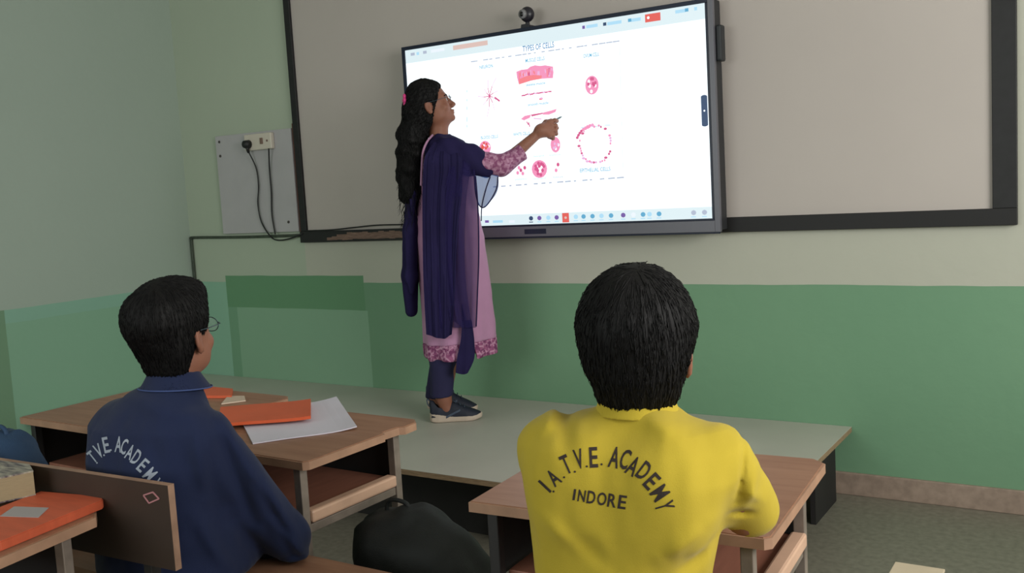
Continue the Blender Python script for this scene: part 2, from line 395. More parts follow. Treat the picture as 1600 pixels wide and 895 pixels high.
def text_mesh(txt, size, bold=0.0):
    cu = bpy.data.curves.new('t', 'FONT'); cu.body = txt; cu.size = size; cu.align_x = 'CENTER'; cu.align_y = 'CENTER'; cu.offset = bold; cu.resolution_u = 3
    o = bpy.data.objects.new('t', cu); COL.objects.link(o); bpy.context.view_layer.update()
    me = bpy.data.meshes.new_from_object(o.evaluated_get(bpy.context.evaluated_depsgraph_get()))
    V = [tuple(v.co) for v in me.vertices]; Fc = [tuple(p.vertices) for p in me.polygons]
    bpy.data.objects.remove(o); bpy.data.meshes.remove(me); bpy.data.curves.remove(cu); return V, Fc
pg = Page()
def uv(px, py):
    X = on(px, py, 1, TY); return X[0]-TX0, TZ1-X[2]
def ptext(txt, px, py, wpx, hsize, mt, z=2):
    u, v = uv(px, py); V, Fc = text_mesh(txt, 1.0, 0.012)
    xs_ = [a[0] for a in V]; ys_ = [a[1] for a in V]; W_ = max(xs_)-min(xs_); H_ = max(ys_)-min(ys_); cx_ = (max(xs_)+min(xs_))/2; cy_ = (max(ys_)+min(ys_))/2
    u2, _ = uv(px+wpx/2, py); sx_ = 2*(u2-u)/W_; sy_ = hsize/H_
    b = len(pg.V); pg.V += [tvp(u+(a[0]-cx_)*sx_, v-(a[1]-cy_)*sy_, 0.0006+0.0003*z) for a in V]
    for f in Fc: pg.F.append(tuple(i+b for i in f)); pg.mi.append(pg.m(mt))
# software header band and menu row
pg.rect(0.0, 0.0, TW, 0.065, E_pale, 0)
pg.rect(0.0, TH-0.05, TW, TH, E_pale, 0)
a = uv(708, 74); b_ = uv(762, 66); pg.rect(a[0], a[1]-0.008, b_[0], a[1]+0.014, E_tan, 1)
a = uv(1008, 28); b_ = uv(1032, 24); pg.rect(a[0], a[1]-0.014, b_[0], a[1]+0.020, E_red, 1); a = uv(1013, 27); pg.disc(a[0], a[1]+0.002, 0.006, 0.006, E_white, 2, 10)
for px_, py_, wd, mt in ((645, 85, 8, E_grey), (653, 84, 5, E_lb), (664, 82, 7, E_grey), (684, 79, 26, E_pgrey), (912, 43, 4, E_mag), (925, 41, 18, E_lb), (945, 38, 5, E_navy), (960, 36, 22, E_lb), (984, 32, 5, E_blue), (994, 31, 14, E_lb), (1063, 18, 14, E_lb), (1073, 16, 5, E_blue), (1087, 14, 4, E_lb)):
    u, v = uv(px_, py_); s_ = wd*0.0032; pg.rect(u-s_/2, v-0.008, u+s_/2, v+0.006, mt, 1)
ptext('TYPES OF CELLS', 841, 73, 50, 0.026, E_dblue)
ptext('MUSCLE CELLS', 836, 93, 30, 0.017, E_blue); ptext('NEURON', 760, 104, 21, 0.016, E_blue); ptext('OVUM CELL', 924, 86, 25, 0.017, E_blue)
ptext('skeletal muscle', 837, 131, 30, 0.012, E_blue); ptext('smooth muscle', 841, 162, 32, 0.012, E_blue)
ptext('BLOOD CELLS', 765, 214, 27, 0.015, E_blue); ptext('WHITE CELLS', 815, 209, 26, 0.015, E_blue); ptext('EPITHELIAL CELLS', 930, 265, 48, 0.018, E_blue)
ptext('lymphocyte', 867, 242, 18, 0.010, E_lb); ptext('platelets', 814, 280, 18, 0.010, E_lb); ptext('neutrophil', 843, 279, 20, 0.010, E_lb); ptext('monocyte', 872, 277, 16, 0.010, E_grey); ptext('basophil', 842, 244, 16, 0.010, E_lb)
def dashes(p0, p1, n, mt, wd=0.004, fill=0.6, seed=1):
    q = random.Random(seed); a = uv(*p0); c = uv(*p1)
    for i in range(n):
        t0 = (i+q.random()*0.3)/n; t1 = min(1, t0+fill*(0.4+q.random())/n)
        pg.line(a[0]+(c[0]-a[0])*t0, a[1]+(c[1]-a[1])*t0, a[0]+(c[0]-a[0])*t1, a[1]+(c[1]-a[1])*t1, wd, mt)
dashes((733, 97), (968, 64), 22, E_grey, 0.005, 0.7, 2); dashes((770, 292), (975, 277), 16, E_grey, 0.006, 0.6, 3)
dashes((730, 140), (730, 205), 5, E_lb, 0.004, 0.5, 4); dashes((968, 66), (974, 276), 9, E_pgrey, 0.004, 0.6, 5); dashes((905, 200), (965, 194), 3, E_lb, 0.003, 0.5, 9)
# muscle tissue block
def blot(pts, mt, z=1): pg.poly([uv(*p) for p in pts][::-1], mt, z)
blot([(807, 112), (815, 109), (824, 108), (829, 104), (836, 102), (844, 103), (852, 102), (864, 104), (865, 113), (864, 122), (846, 123), (830, 126), (811, 132), (808, 121)], E_pink)
q = random.Random(5)
for i in range(26):
    px_ = 810+q.random()*52; top = 112-(px_-808)*0.12+q.random()*4; ln = 4+q.random()*9
    a = uv(px_, top); c = uv(px_+q.random()*2-1, top+ln); pg.line(*a, *c, 0.005, q.choice([E_coral, E_coral, E_rose, E_lil, E_lil]), 2)
blot([(811, 124), (822, 119), (834, 117), (847, 118), (846, 123), (830, 126), (811, 132)], E_coral, 3)
for i in range(14):
    px_ = 815+i*3.3; a = uv(px_, 148-i*0.45+q.random()*2); c = uv(px_+4, 147-i*0.45+q.random()*2); pg.line(*a, *c, 0.006, q.choice([E_pink, E_rose, E_lil]), 1)
for i in range(5): a = uv(838+q.random()*10, 152+q.random()*4); pg.disc(*a, 0.007, 0.004, E_coral if i % 2 else E_lil)
blot([(814, 186), (820, 181), (830, 179), (828, 184), (819, 188)], E_pink); blot([(830, 179), (848, 176), (848, 178), (831, 182)], E_rose, 2)
blot([(848, 176), (860, 173), (870, 170), (868, 175), (858, 179), (848, 179)], E_pink, 1)
for pp in ((826, 191, 828, 198), (834, 185, 846, 186), (823, 190, 826, 195)): a = uv(pp[0], pp[1]); c = uv(pp[2], pp[3]); pg.line(*a, *c, 0.005, E_rose if pp[0] < 834 else E_lil)
# neuron
u0, v0 = uv(765, 150)
for k in range(9):
    an = k*0.70+0.3; r1 = 0.05+0.055*((k*7) % 5)/5
    pu, pv = u0, v0
    for j in range(3):
        nu = u0+math.cos(an+0.15*j)*r1*(j+1)/3*1.2; nv = v0+math.sin(an+0.1*j)*r1*(j+1)/3*1.6; pg.line(pu, pv, nu, nv, 0.0035-0.0008*j, E_rose if j < 1 else (E_lil if j == 1 else E_pgrey), 1); pu, pv = nu, nv
a = uv(773, 152); c = uv(781, 158); pg.line(*a, *c, 0.008, E_rose, 2)
# cells
def cell(px_, py_, r, c1, c2, n=9, seed=1, ry=None):
    q = random.Random(seed); u, v = uv(px_, py_); ry = ry or r
    pg.disc(u, v, r, ry, c1, 1, 18)
    for i in range(n):
        an = q.random()*6.28; rr = q.random()**0.5*0.7; pg.disc(u+math.cos(an)*rr*r, v+math.sin(an)*rr*ry, r*0.2, ry*0.2, c2 if i % 3 else E_white, 2+i % 3, 7)
cell(758, 231, 0.034, E_pink, E_red, 14, 2); cell(868, 226, 0.026, E_pink, E_lil, 6, 3, 0.036); cell(843, 264, 0.042, E_pink, E_rose, 22, 4); cell(925, 133, 0.034, E_pink, E_rose, 10, 5, 0.042)
for px_, py_ in ((811, 262), (820, 262), (809, 270), (817, 271), (814, 266), (872, 257), (869, 266)): a = uv(px_, py_); pg.disc(*a, 0.008, 0.009, E_pink if px_ % 2 else E_rose)
u0, v0 = uv(930, 226); q = random.Random(8)
for k in range(44):
    an = k/44*6.283; r_ = 0.075+q.random()*0.01; 
    if q.random() < 0.25: continue
    pg.disc(u0+math.cos(an)*r_, v0+math.sin(an)*r_*1.05, 0.004+0.006*q.random(), 0.006, q.choice([E_pink, E_lil, E_pink, E_rose]), 1, 7)
for k in range(9): an = -2.7+k*0.13; pg.disc(u0+math.cos(an)*0.099, v0+math.sin(an)*0.09, 0.008, 0.007, E_rose if k < 4 else E_pink, 1, 7)
# tool bar at the foot
for px_, mt in ((830, E_navy), (843, E_mag), (857, E_lb), (870, E_mag), (900, E_lb), (912, E_blue), (926, E_blue), (940, E_lb), (955, E_blue), (974, E_mag), (990, E_pgrey), (1005, E_blue), (1015, E_lb), (1030, E_blue), (1084, E_grey), (1101, E_grey)):
    py_ = 343-(px_-830)*0.034; u, v = uv(px_, py_); pg.disc(u, v-0.006, 0.012, 0.011, mt, 1, 8); pg.rect(u-0.012, v+0.010, u+0.010, v+0.014, E_lb if mt != E_navy else E_navy, 1)
u, v = uv(884, 340); pg.rect(u-0.018, v-0.022, u+0.018, v+0.022, E_red, 2); pg.disc(u, v, 0.007, 0.006, E_tan, 3, 8)
for px_, wd, mt in ((761, 7, E_mag), (778, 18, E_lb), (800, 10, E_pgrey)): u, v = uv(px_, 346); pg.rect(u-wd*0.0016, v-0.006, u+wd*0.0016, v+0.006, mt, 1)
pg.done('displayed_page', label='white page of pink cell drawings with blue captions')
u, v = uv(1101, 173)
tb_ = Page(); tb_.poly([(u+0.014*math.copysign(1, math.cos(a))*min(1, abs(math.cos(a))*1.3), v+0.052*(1 if math.sin(a) >= 0 else -1)+0.014*math.sin(a)) for a in [-2*math.pi*(k+0.5)/24 for k in range(24)]], E_navy, 4); tb_.done('floating_tool_tab')
pg2 = Page(); pg2.disc(u, v, 0.004, 0.004, E_white, 9, 8); pg2.done('tool_tab_icon')

# webcam on top of the display
M_cam = mat('webcam_dark', (38, 36, 44), rough=0.35); M_lens = mat('lens_black', (8, 8, 12), rough=0.1); M_camg = mat('webcam_grey', (128, 128, 130), rough=0.4)
wx = 2.642
wc = empty('webcam', (wx, -0.11, TZ1+0.018), label='small round black webcam clipped on top of the display', cat='webcam')
boxes('clip_foot', [((-0.026, -0.022, 0), (0.026, 0.03, 0.010)), ((-0.022, -0.026, -0.004), (0.022, -0.02, 0.016))], M_cam, wc, bev=0.002)
tube('neck', [(0, 0, 0.008), (0, 0, 0.034)], [0.012, 0.009], M_cam, wc, 10)
def ball(name, c, r, m, par, **k):
    bm = bmesh.new(); bmesh.ops.create_uvsphere(bm, u_segments=24, v_segments=14, radius=1.0); bmesh.ops.transform(bm, matrix=Matrix.Translation(c) @ Matrix.Diagonal((*r, 1)), verts=bm.verts); return bm_obj(name, bm, m, par, True, **k)
ball('camera_head', (0, 0, 0.062), (0.035, 0.030, 0.036), M_cam, wc)
tube('lens_ring', [(-0.006, -0.022, 0.062), (-0.010, -0.036, 0.061)], [0.022, 0.020], M_camg, wc, 20)
tube('lens', [(-0.009, -0.033, 0.061), (-0.011, -0.0385, 0.061)], [0.013, 0.011], M_lens, wc, 16)

# ------------------------------------------------------------------ switch board, cables, conduit
M_panel = mat('switch_panel', (176, 174, 176), rough=0.5, var=0.03); M_sock = mat('ivory_plastic', (206, 198, 184), rough=0.4); M_rubber = mat('rubber_black', (24, 24, 26), rough=0.5)
M_screw = mat('screw_dark', (70, 66, 62), rough=0.5)
sb = empty('switchboard_panel', (0.65, 0, 1.18), label='pale grey square electrical board with ivory sockets near the corner', cat='switchboard')
SO = (0.65, 0, 1.18)
child('board', (0.335, -0.022, 1.183), (0.972, -0.002, 1.775), M_panel, sb, SO, bev=0.002)
for xx, zz in ((0.372, 1.74), (0.37, 1.655), (0.90, 1.24)): tube('screw', [(xx-SO[0], -0.022, zz-SO[2]), (xx-SO[0], -0.026, zz-SO[2])], 0.008, M_screw, sb, 8)
so = child('socket_plate', (0.615, -0.05, 1.668), (0.838, -0.022, 1.762), M_sock, sb, SO, bev=0.006, label='ivory double socket')
M_sw = mat('switch_dark', (120, 96, 84), rough=0.5)
box('socket_switch', (0.75-SO[0], -0.056, 1.70-SO[2]), (0.772-SO[0], -0.05, 1.735-SO[2]), M_sw, so)
box('socket_hole', (0.80-SO[0], -0.053, 1.71-SO[2]), (0.812-SO[0], -0.05, 1.722-SO[2]), M_sw, so)
cb = empty('plug_cable', (0.66, -0.03, 1.2), label='black plug and wavy cable hanging from the left socket', cat='cable')
def fr(pts, o): return [tuple(a-b for a, b in zip(p, o)) for p in pts]
CO = (0.66, -0.03, 1.2)
def wl(px_, py_, y=-0.035): return tuple(on(px_, py_, 1, y))
tube('plug', fr([(0.655, -0.052, 1.705), (0.655, -0.087, 1.705)], CO), [0.026, 0.022], M_rubber, cb, 12)
tube('plug_collar', fr([(0.655, -0.072, 1.70), (0.657, -0.06, 1.655)], CO), [0.013, 0.008], M_rubber, cb, 8)
tube('cord', fr(spline([(0.657, -0.06, 1.66), wl(400, 262), wl(404, 290), wl(403, 318), wl(408, 345), wl(420, 366), wl(432, 375), wl(452, 373), wl(473, 365)]), CO), 0.0045, M_rubber, cb, 6)
cb2 = tube('straight_cable', spline([wl(420, 232, -0.058), wl(421, 262, -0.04), wl(424, 300), wl(425, 335), wl(430, 366)]), 0.005, M_rubber, None, 6, label='straight black cable dropping from the middle of the ivory sockets', cat='cable')
cd_ = tube('wall_conduit', spline([(0.022, -0.012, 0.86), (0.022, -0.012, 1.12), (0.026, -0.012, 1.158), (0.06, -0.012, 1.166), (0.5, -0.012, 1.160), (0.98, -0.012, 1.160)], 6), 0.0085, mat('conduit_green', (58, 68, 56), rough=0.6, var=0.3, vscale=30), None, 8, label='thin dark conduit running level along the wall then bending down into the corner', cat='conduit')
tube('loose_cable', spline([(1.05, -0.035, 1.186), (1.25, -0.04, 1.187), (1.42, -0.04, 1.196), (1.6, -0.045, 1.204), (1.85, -0.04, 1.20)]), 0.004, M_rubber, None, 6, label='thin black cable lying along the lower rail of the whiteboard', cat='cable')

# ================================================================== FURNITURE
M_top = mat('desk_laminate', (136, 96, 74), rough=0.42, col2=(152, 112, 88), vscale=5, stretch=(1, 9, 1), bump=0.05, spec=0.4)
M_edge = mat('desk_edge', (160, 124, 100), rough=0.6, var=0.15, vscale=14)
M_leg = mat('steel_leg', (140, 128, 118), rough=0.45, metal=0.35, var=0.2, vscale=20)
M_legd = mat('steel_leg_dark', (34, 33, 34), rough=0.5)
M_shelf = mat('shelf_wood', (140, 92, 74), rough=0.55, var=0.12, vscale=6, stretch=(8, 1, 1))
M_lip = mat('lip_wood', (196, 160, 136), rough=0.5, var=0.1, vscale=10)
HD = -4.4
def make_desk(o, heading, w_, d, z, label, chips=(), group=None, inset=0.035):
    """origin = near right corner on the floor; x to the left is negative, y forward"""
    t = empty('school_desk', o, R(heading), label=label, cat='desk')
    # top with a ragged far corner
    poly = [(-w_, 0), (-0.012, 0), (0, 0.012)]+[tuple(c) for c in chips]+[(0, d-0.03), (-0.03, d), (-w_, d)]
    top = prism('desk_top', poly, z-0.022, z-0.002, M_edge, t)
    inner = [(-w_+0.004, 0.004), (-0.014, 0.004), (-0.004, 0.014)]+[(c[0]-0.006, c[1]) for c in chips]+[(-0.005, d-0.032), (-0.032, d-0.005), (-w_+0.004, d-0.005)]
    prism('laminate_sheet', inner, z-0.002, z, M_top, top)
    s = 0.024
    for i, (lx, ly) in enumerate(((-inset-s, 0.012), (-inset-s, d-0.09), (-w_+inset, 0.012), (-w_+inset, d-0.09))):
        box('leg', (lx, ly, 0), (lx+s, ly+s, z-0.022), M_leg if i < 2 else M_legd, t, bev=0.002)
    zs = z-0.165
    box('shelf', (-w_+inset+s, 0.045, zs), (-inset-s, d-0.07, zs+0.012), M_shelf, t)
    box('shelf_lip', (-inset-s-0.004, 0.037, zs-0.004), (-inset+0.006, d-0.093, zs+0.028), M_lip, t, bev=0.006, label='pale wooden side lip of the shelf')
    box('front_panel_or_shade', (-w_+inset, d-0.06, zs-0.02), (-inset-s, d-0.05, z-0.024), M_dark, t, bev=0)
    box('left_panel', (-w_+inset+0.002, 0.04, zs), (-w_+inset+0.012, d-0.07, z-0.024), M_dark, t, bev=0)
    for ly in (0.016, d-0.086): box('rail', (-w_+inset+s, ly, 0.12), (-inset-s, ly+0.016, 0.136), M_legd, t)
    box('side_rail', (-inset-s+0.004, 0.036, 0.12), (-inset-0.004, d-0.09, 0.136), M_leg, t)
    box('side_rail', (-inset-s+0.004, 0.036, zs-0.03), (-inset-0.004, d-0.09, zs-0.008), M_leg, t)
    return t
DZ = 0.73
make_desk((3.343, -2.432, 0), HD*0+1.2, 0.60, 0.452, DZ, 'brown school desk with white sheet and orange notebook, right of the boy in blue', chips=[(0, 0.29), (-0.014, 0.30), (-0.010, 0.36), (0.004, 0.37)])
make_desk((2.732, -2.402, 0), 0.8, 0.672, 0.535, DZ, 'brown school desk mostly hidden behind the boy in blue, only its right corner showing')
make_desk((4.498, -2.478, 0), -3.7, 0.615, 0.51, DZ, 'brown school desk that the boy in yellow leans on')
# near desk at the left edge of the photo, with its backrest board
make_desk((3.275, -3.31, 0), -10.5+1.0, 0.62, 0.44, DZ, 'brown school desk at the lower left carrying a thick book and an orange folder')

def make_bench(o, heading, w_, d, z, label, back=None):
    """origin = far right corner; seat runs left and back"""
    t = empty('school_bench', o, R(heading), label=label, cat='bench')
    s_ = prism('seat', [(-w_, -d), (0, -d), (0, 0), (-w_, 0)], z-0.022, z, M_top, t)
    for lx in (-0.06, -w_+0.035):
        for ly in (-0.045, -d+0.02): box('leg', (lx, ly, 0), (lx+0.024, ly+0.024, z-0.022), M_legd, t)
        box('side_rail', (lx+0.003, -d+0.044, 0.12), (lx+0.02, -0.045, 0.136), M_legd, t)
    return t
make_bench((3.76, -2.440, 0), 0, 0.98, 0.30, 0.50, 'brown bench seat under the boy in blue, its edge showing by the black bag')
make_bench((4.66, -2.60, 0), -4, 0.80, 0.28, 0.45, 'brown bench seat under the boy in yellow')
# backrest board standing between blue boy and near desk
M_back = mat('backrest_dark', (50, 36, 28), rough=0.5, var=0.25, vscale=4)
M_backedge = mat('backrest_edge', (150, 118, 98), rough=0.6, var=0.2, vscale=20)
bk = empty('bench_backrest', (3.375, -2.834, 0), R(-2.7), label='dark brown upright backrest board behind the boy in blue', cat='backrest')
bm = bmesh.new(); add_box(bm, (-0.95, -0.016, 0.62), (0, 0, 0.80), 0, 0)
for f in bm.faces: f.material_index = 1 if abs(f.normal.y) < 0.5 else 0
bm_obj('board', bm, [M_back, M_backedge], bk)
for lx in (-0.12, -0.85): box('post', (lx, 0.0005, 0), (lx+0.025, 0.0255, 0.78), M_legd, bk)
mk = mat('pink_chalk', (176, 120, 124), rough=0.9)
bm = bmesh.new()
for a, b_ in (((-0.075, 0.772), (-0.045, 0.782)), ((-0.045, 0.782), (-0.028, 0.770)), ((-0.028, 0.770), (-0.06, 0.757)), ((-0.06, 0.757), (-0.075, 0.772))):
    L = math.hypot(b_[0]-a[0], b_[1]-a[1]); an = math.atan2(b_[1]-a[1], b_[0]-a[0])
    add_box(bm, (0, -0.0015, -0.0015), (L, 0, 0.0015), 0, 0, Matrix.Translation((a[0], -0.0165, a[1])) @ Matrix.Rotation(-an, 4, 'Y'))
bm_obj('scribble', bm, mk, bk, label='small pinkish scribble near the corner')
# pale box on the floor, bottom right
t = empty('cardboard_box', (4.50, -1.245, 0), R(0), label='small cream cardboard box on the floor at the bottom right', cat='box')
M_cb = mat('cream_card', (206, 190, 164), rough=0.8, var=0.06, vscale=8)
box('carton', (-0.055, -0.10, 0), (0.075, 0.075, 0.19), M_cb, t, bev=0.003); box('lid', (-0.058, -0.103, 0.1905), (0.078, 0.078, 0.20), M_cb, t, bev=0.002)

# ------------------------------------------------------------------ things on the desks
M_paper = mat('paper_white', (206, 202, 214), rough=0.7, var=0.02); M_orange = mat('orange_cover', (206, 90, 52), rough=0.45, var=0.06, vscale=8); M_orange2 = mat('orange_folder', (188, 86, 56), rough=0.5, var=0.10, vscale=9, stretch=(1, 6, 1))
def zquad(pxs, z): return [tuple(on(a, b_, 2, z)[:2]) for a, b_ in pxs]
def sheet(name, pxs, z, th, m, label, cat, curl=0.0, parent=None, **k):
    P = [np.array(p) for p in zquad(pxs, z)]; n = 12; V = []; Fc = []
    for s_ in (0, 1):
        for i in range(n+1):
            for j in range(n+1):
                a, c = i/n, j/n; q = (P[0]*(1-a)+P[1]*a)*(1-c)+(P[3]*(1-a)+P[2]*a)*c
                zz = z+(th if s_ else 0)+curl*(max(0, a-0.75)*4)**2+abs(curl)*0.15*math.sin(5*a+3*c)**2
                V.append((q[0], q[1], zz))
    N = (n+1)**2
    for i in range(n):
        for j in range(n):
            a = i*(n+1)+j; Fc.append((a, a+1, a+n+2, a+n+1)); Fc.append((N+a, N+a+n+1, N+a+n+2, N+a+1))
    bd = [(0, j) for j in range(n)]+[(i, n) for i in range(n)]+[(n, j) for j in range(n, 0, -1)]+[(i, 0) for i in range(n, 0, -1)]
    for k_ in range(len(bd)):
        a = bd[k_][0]*(n+1)+bd[k_][1]; b_ = bd[(k_+1) % len(bd)]; b2 = b_[0]*(n+1)+b_[1]; Fc.append((a, b2, N+b2, N+a)[::-1])
    o = mesh_obj(name, V, Fc, m, parent, **k)
    bm_ = bmesh.new(); bm_.from_mesh(o.data); bmesh.ops.recalc_face_normals(bm_, faces=bm_.faces); bm_.to_mesh(o.data); bm_.free()
    return prop(o, label, cat)
sheet('paper_sheet', [(395, 694), (558, 671), (526, 624), (372, 648)], DZ+0.0006, 0.003, M_paper, 'large white open sheet of paper lying under the orange notebook', 'paper', 0.006)
sheet('orange_notebook', [(340, 667), (486, 656), (486, 629), (345, 640)], DZ+0.012, 0.009, M_orange, 'orange covered notebook lying on the white sheet', 'notebook', 0.003)
sheet('orange_book', [(300, 622), (362, 622), (364, 611), (312, 606)], DZ+0.001, 0.009, M_orange, 'orange book on the far desk beside the shoulder of the boy in blue', 'book', 0.0)
sheet('loose_papers', [(346, 632), (384, 627), (382, 620), (356, 620)], DZ+0.001, 0.004, mat('paper_beige', (196, 176, 156), rough=0.7), 'small beige papers by the orange book on the far desk', 'paper', 0.0)
# near left: folder with a grey label, thick book
fo = empty('orange_folder', (3.02, -2.95, DZ), label='orange plastic folder with a silvery grey label, lower left desk', cat='folder')
def relz(pxs, z, o): return [(x-o[0], y-o[1]) for x, y in zquad(pxs, z)]
FO = (3.02, -2.95, DZ)
prism('cover', relz([(-90, 868), (0, 846), (160, 781), (162, 775), (64, 767), (-10, 795), (-90, 815)], DZ+0.02, FO), 0.0006, 0.020, [M_orange2], fo, bev=0.002)
prism('label_sticker', relz([(0, 806), (60, 808), (76, 793), (22, 791)], DZ+0.021, FO), 0.0202, 0.0212, mat('sticker_grey', (158, 152, 152), rough=0.6), fo, label='silvery grey label')
tb = empty('thick_book', (2.95, -2.93, DZ), label='thick book with pale pages and dark picture cover at the left edge', cat='book')
TBO = (2.95, -2.93, DZ)
M_pages = mat('page_block', (150, 134, 104), rough=0.8, var=0.12, vscale=60, stretch=(1, 1, 30)); M_cov = mat('cover_pale', (176, 168, 150), rough=0.35, col2=(60, 44, 66), vscale=30, stretch=(1, 3, 1))
bp_ = relz([(-60, 752), (-10, 748), (52, 735), (46, 725), (0, 719), (-60, 726)], DZ+0.075, TBO)
prism('page_block', [(x*0.985, y*0.985) for x, y in bp_], 0.022, 0.072, M_pages, tb); prism('front_cover', bp_, 0.072, 0.075, M_cov, tb)
prism('back_cover', bp_, 0.0192, 0.022, M_cov, tb)
# bags
def bag(name, o, heading, half, m, label, seed, lean=0.0, strap=True):
    t = empty(name, o, R(heading), label=label, cat='bag'); hx, hy, hz = half
    def f(P):
        q = P.copy(); q[..., 0] = q[..., 0]-lean*q[..., 2]
        n_ = (np.abs(q[..., 0]/hx)**2.8+np.abs(q[..., 1]/hy)**2.6+np.abs((q[..., 2]-hz)/hz)**2.8)**(1/2.7)
        d = (n_-1)*min(half)
        d = smin(d, ell(q, (0.02, -hy*0.75, hz*0.75), (hx*0.62, hy*0.6, hz*0.5)), 0.03)
        return d+0.010*noise(P, 9, seed)+0.004*noise(P, 26, seed+1)
    sdf_obj('body', f, (-hx-abs(lean)-0.06, -hy*1.6-0.05, 0.001), (hx+abs(lean)+0.06, hy+0.05, 2*hz+0.05), 0.010, m, t)
    if strap:
        z1 = 2*hz; tube('carry_loop', spline([(lean*z1-0.04, 0, z1-0.03), (lean*z1-0.03, 0.0, z1+0.012), (lean*z1+0.03, 0, z1+0.010), (lean*z1+0.04, 0, z1-0.035)]), 0.006, m, t, 6)
    return t
M_bagk = mat('bag_black', (22, 26, 26), rough=0.7, bump=0.3, bscale=300); M_bagb = mat('bag_blue', (38, 66, 100), rough=0.7, bump=0.3, bscale=300)

# ================================================================== PEOPLE
M_skin = mat('skin_brown', (136, 90, 72), rough=0.55, var=0.05, vscale=30, bump=0.05, bscale=200, spec=0.35)
MATS['skin_brown'].node_tree.nodes['Principled BSDF'].inputs['Subsurface Weight'].default_value = 0.08
MATS['skin_brown'].node_tree.nodes['Principled BSDF'].inputs['Subsurface Radius'].default_value = (0.02, 0.008, 0.004)
M_hair = mat('hair_black', (13, 12, 13), rough=0.62, spec=0.2, bump=0.3, bscale=260, stretch=(1, 1, 0.12))
M_yellow = mat('polo_yellow', (178, 156, 48), rough=0.85, var=0.03, vscale=6, bump=0.15, bscale=700, spec=0.2, sheen=0.1)
M_navy = mat('polo_navy', (27, 36, 66), rough=0.85, var=0.08, vscale=6, bump=0.15, bscale=700, spec=0.2, sheen=0.1)
M_navyl = mat('collar_piping', (60, 78, 128), rough=0.8)
M_print = mat('print_black', (44, 32, 28), rough=0.8, var=0.2, vscale=60); M_printw = mat('print_white', (150, 158, 172), rough=0.8, var=0.12, vscale=60)
M_trou = mat('trousers_dark', (28, 32, 48), rough=0.85)
M_glass_rim = mat('spectacle_rim', (70, 84, 96), rough=0.3, metal=0.5)
M_lensg = bpy.data.materials.new('spectacle_lens'); M_lensg.use_nodes = True
_b = M_lensg.node_tree.nodes['Principled BSDF']; _b.inputs['Base Color'].default_value = (0.9, 0.97, 0.97, 1); _b.inputs['Alpha'].default_value = 0.18; _b.inputs['Roughness'].default_value = 0.05
M_eyew = mat('eye_white', (206, 200, 194), rough=0.3); M_iris = mat('iris_dark', (34, 22, 18), rough=0.2)

def rotm(yaw, pitch, roll=0.0):
    """columns = axes (right, forward, up); yaw towards +x, pitch up"""
    y, p, r = R(yaw), R(pitch), R(roll)
    f = np.array([math.sin(y)*math.cos(p), math.cos(y)*math.cos(p), math.sin(p)])
    r0 = np.array([math.cos(y), -math.sin(y), 0]); u0 = np.cross(r0, f)
    rr = r0*math.cos(r)+u0*math.sin(r); uu = np.cross(rr, f)
    return np.stack([rr, f, uu], 1)
def head_sdf(q, fem=False):
    """head frame: origin between the ears, x right, y forward, z up"""
    d = ell(q, (0, -0.010, 0.032), (0.073, 0.092, 0.086))
    d = smin(d, ell(q, (0, 0.022, -0.022), (0.060, 0.066, 0.080)), 0.03)
    d = smin(d, ell(q, (0, 0.050, -0.078), (0.034, 0.034, 0.028)), 0.03)
    d = smin(d, ell(q, (0.040, 0.012, -0.062), (0.022, 0.040, 0.026)), 0.03); d = smin(d, ell(q, (-0.040, 0.012, -0.062), (0.022, 0.040, 0.026)), 0.03)
    d = smin(d, cap(q, (-0.030, 0.076, 0.018), (0.030, 0.076, 0.018), 0.010), 0.016)       # brow
    for s in (-1, 1):
        d = smax(d, -ell(q, (s*0.031, 0.094, 0.000), (0.019, 0.016, 0.012)), 0.012)         # socket
        d = smin(d, ell(q, (s*0.030, 0.073, 0.000), (0.014, 0.0125, 0.012)), 0.004)        # lids
        d = smin(d, ell(q, (s*0.038, 0.064, -0.032), (0.020, 0.018, 0.018)), 0.02)          # cheek
    d = smin(d, cap(q, (0, 0.086, 0.006), (0, 0.106, -0.030), 0.006, 0.010), 0.010)          # nose
    d = smin(d, ell(q, (0.009, 0.096, -0.036), (0.008, 0.011, 0.007)), 0.006); d = smin(d, ell(q, (-0.009, 0.096, -0.036), (0.008, 0.011, 0.007)), 0.006)
    d = smin(d, ell(q, (0, 0.088, -0.056), (0.022, 0.012, 0.0055)), 0.006); d = smin(d, ell(q, (0, 0.085, -0.0665), (0.019, 0.012, 0.0065)), 0.005)
    d = smin(d, ell(q, (0, 0.078, -0.088), (0.018, 0.014, 0.014)), 0.012)                     # chin
    for s in (-1, 1):                                                                        # ears
        e = ell(q, (s*0.077, -0.010, -0.008), (0.008, 0.018, 0.031), rotm(-s*18, 0, 0)); e = smax(e, -ell(q, (s*0.086, -0.006, -0.004), (0.007, 0.009, 0.017)), 0.006)
        e = smin(e, ell(q, (s*0.076, -0.008, -0.036), (0.006, 0.009, 0.009)), 0.008)
        d = smin(d, e, 0.008)
    return d
class Head:
    def __init__(s, c, M, sc=1.0): s.c = np.array(c, float); s.M = M; s.sc = sc
    def q(s, P): return ((P-s.c)@s.M)/s.sc
    def w(s, q): return s.c+s.M@(np.asarray(q, float)*s.sc)
    def sdf(s, P): return head_sdf(s.q(P))*s.sc
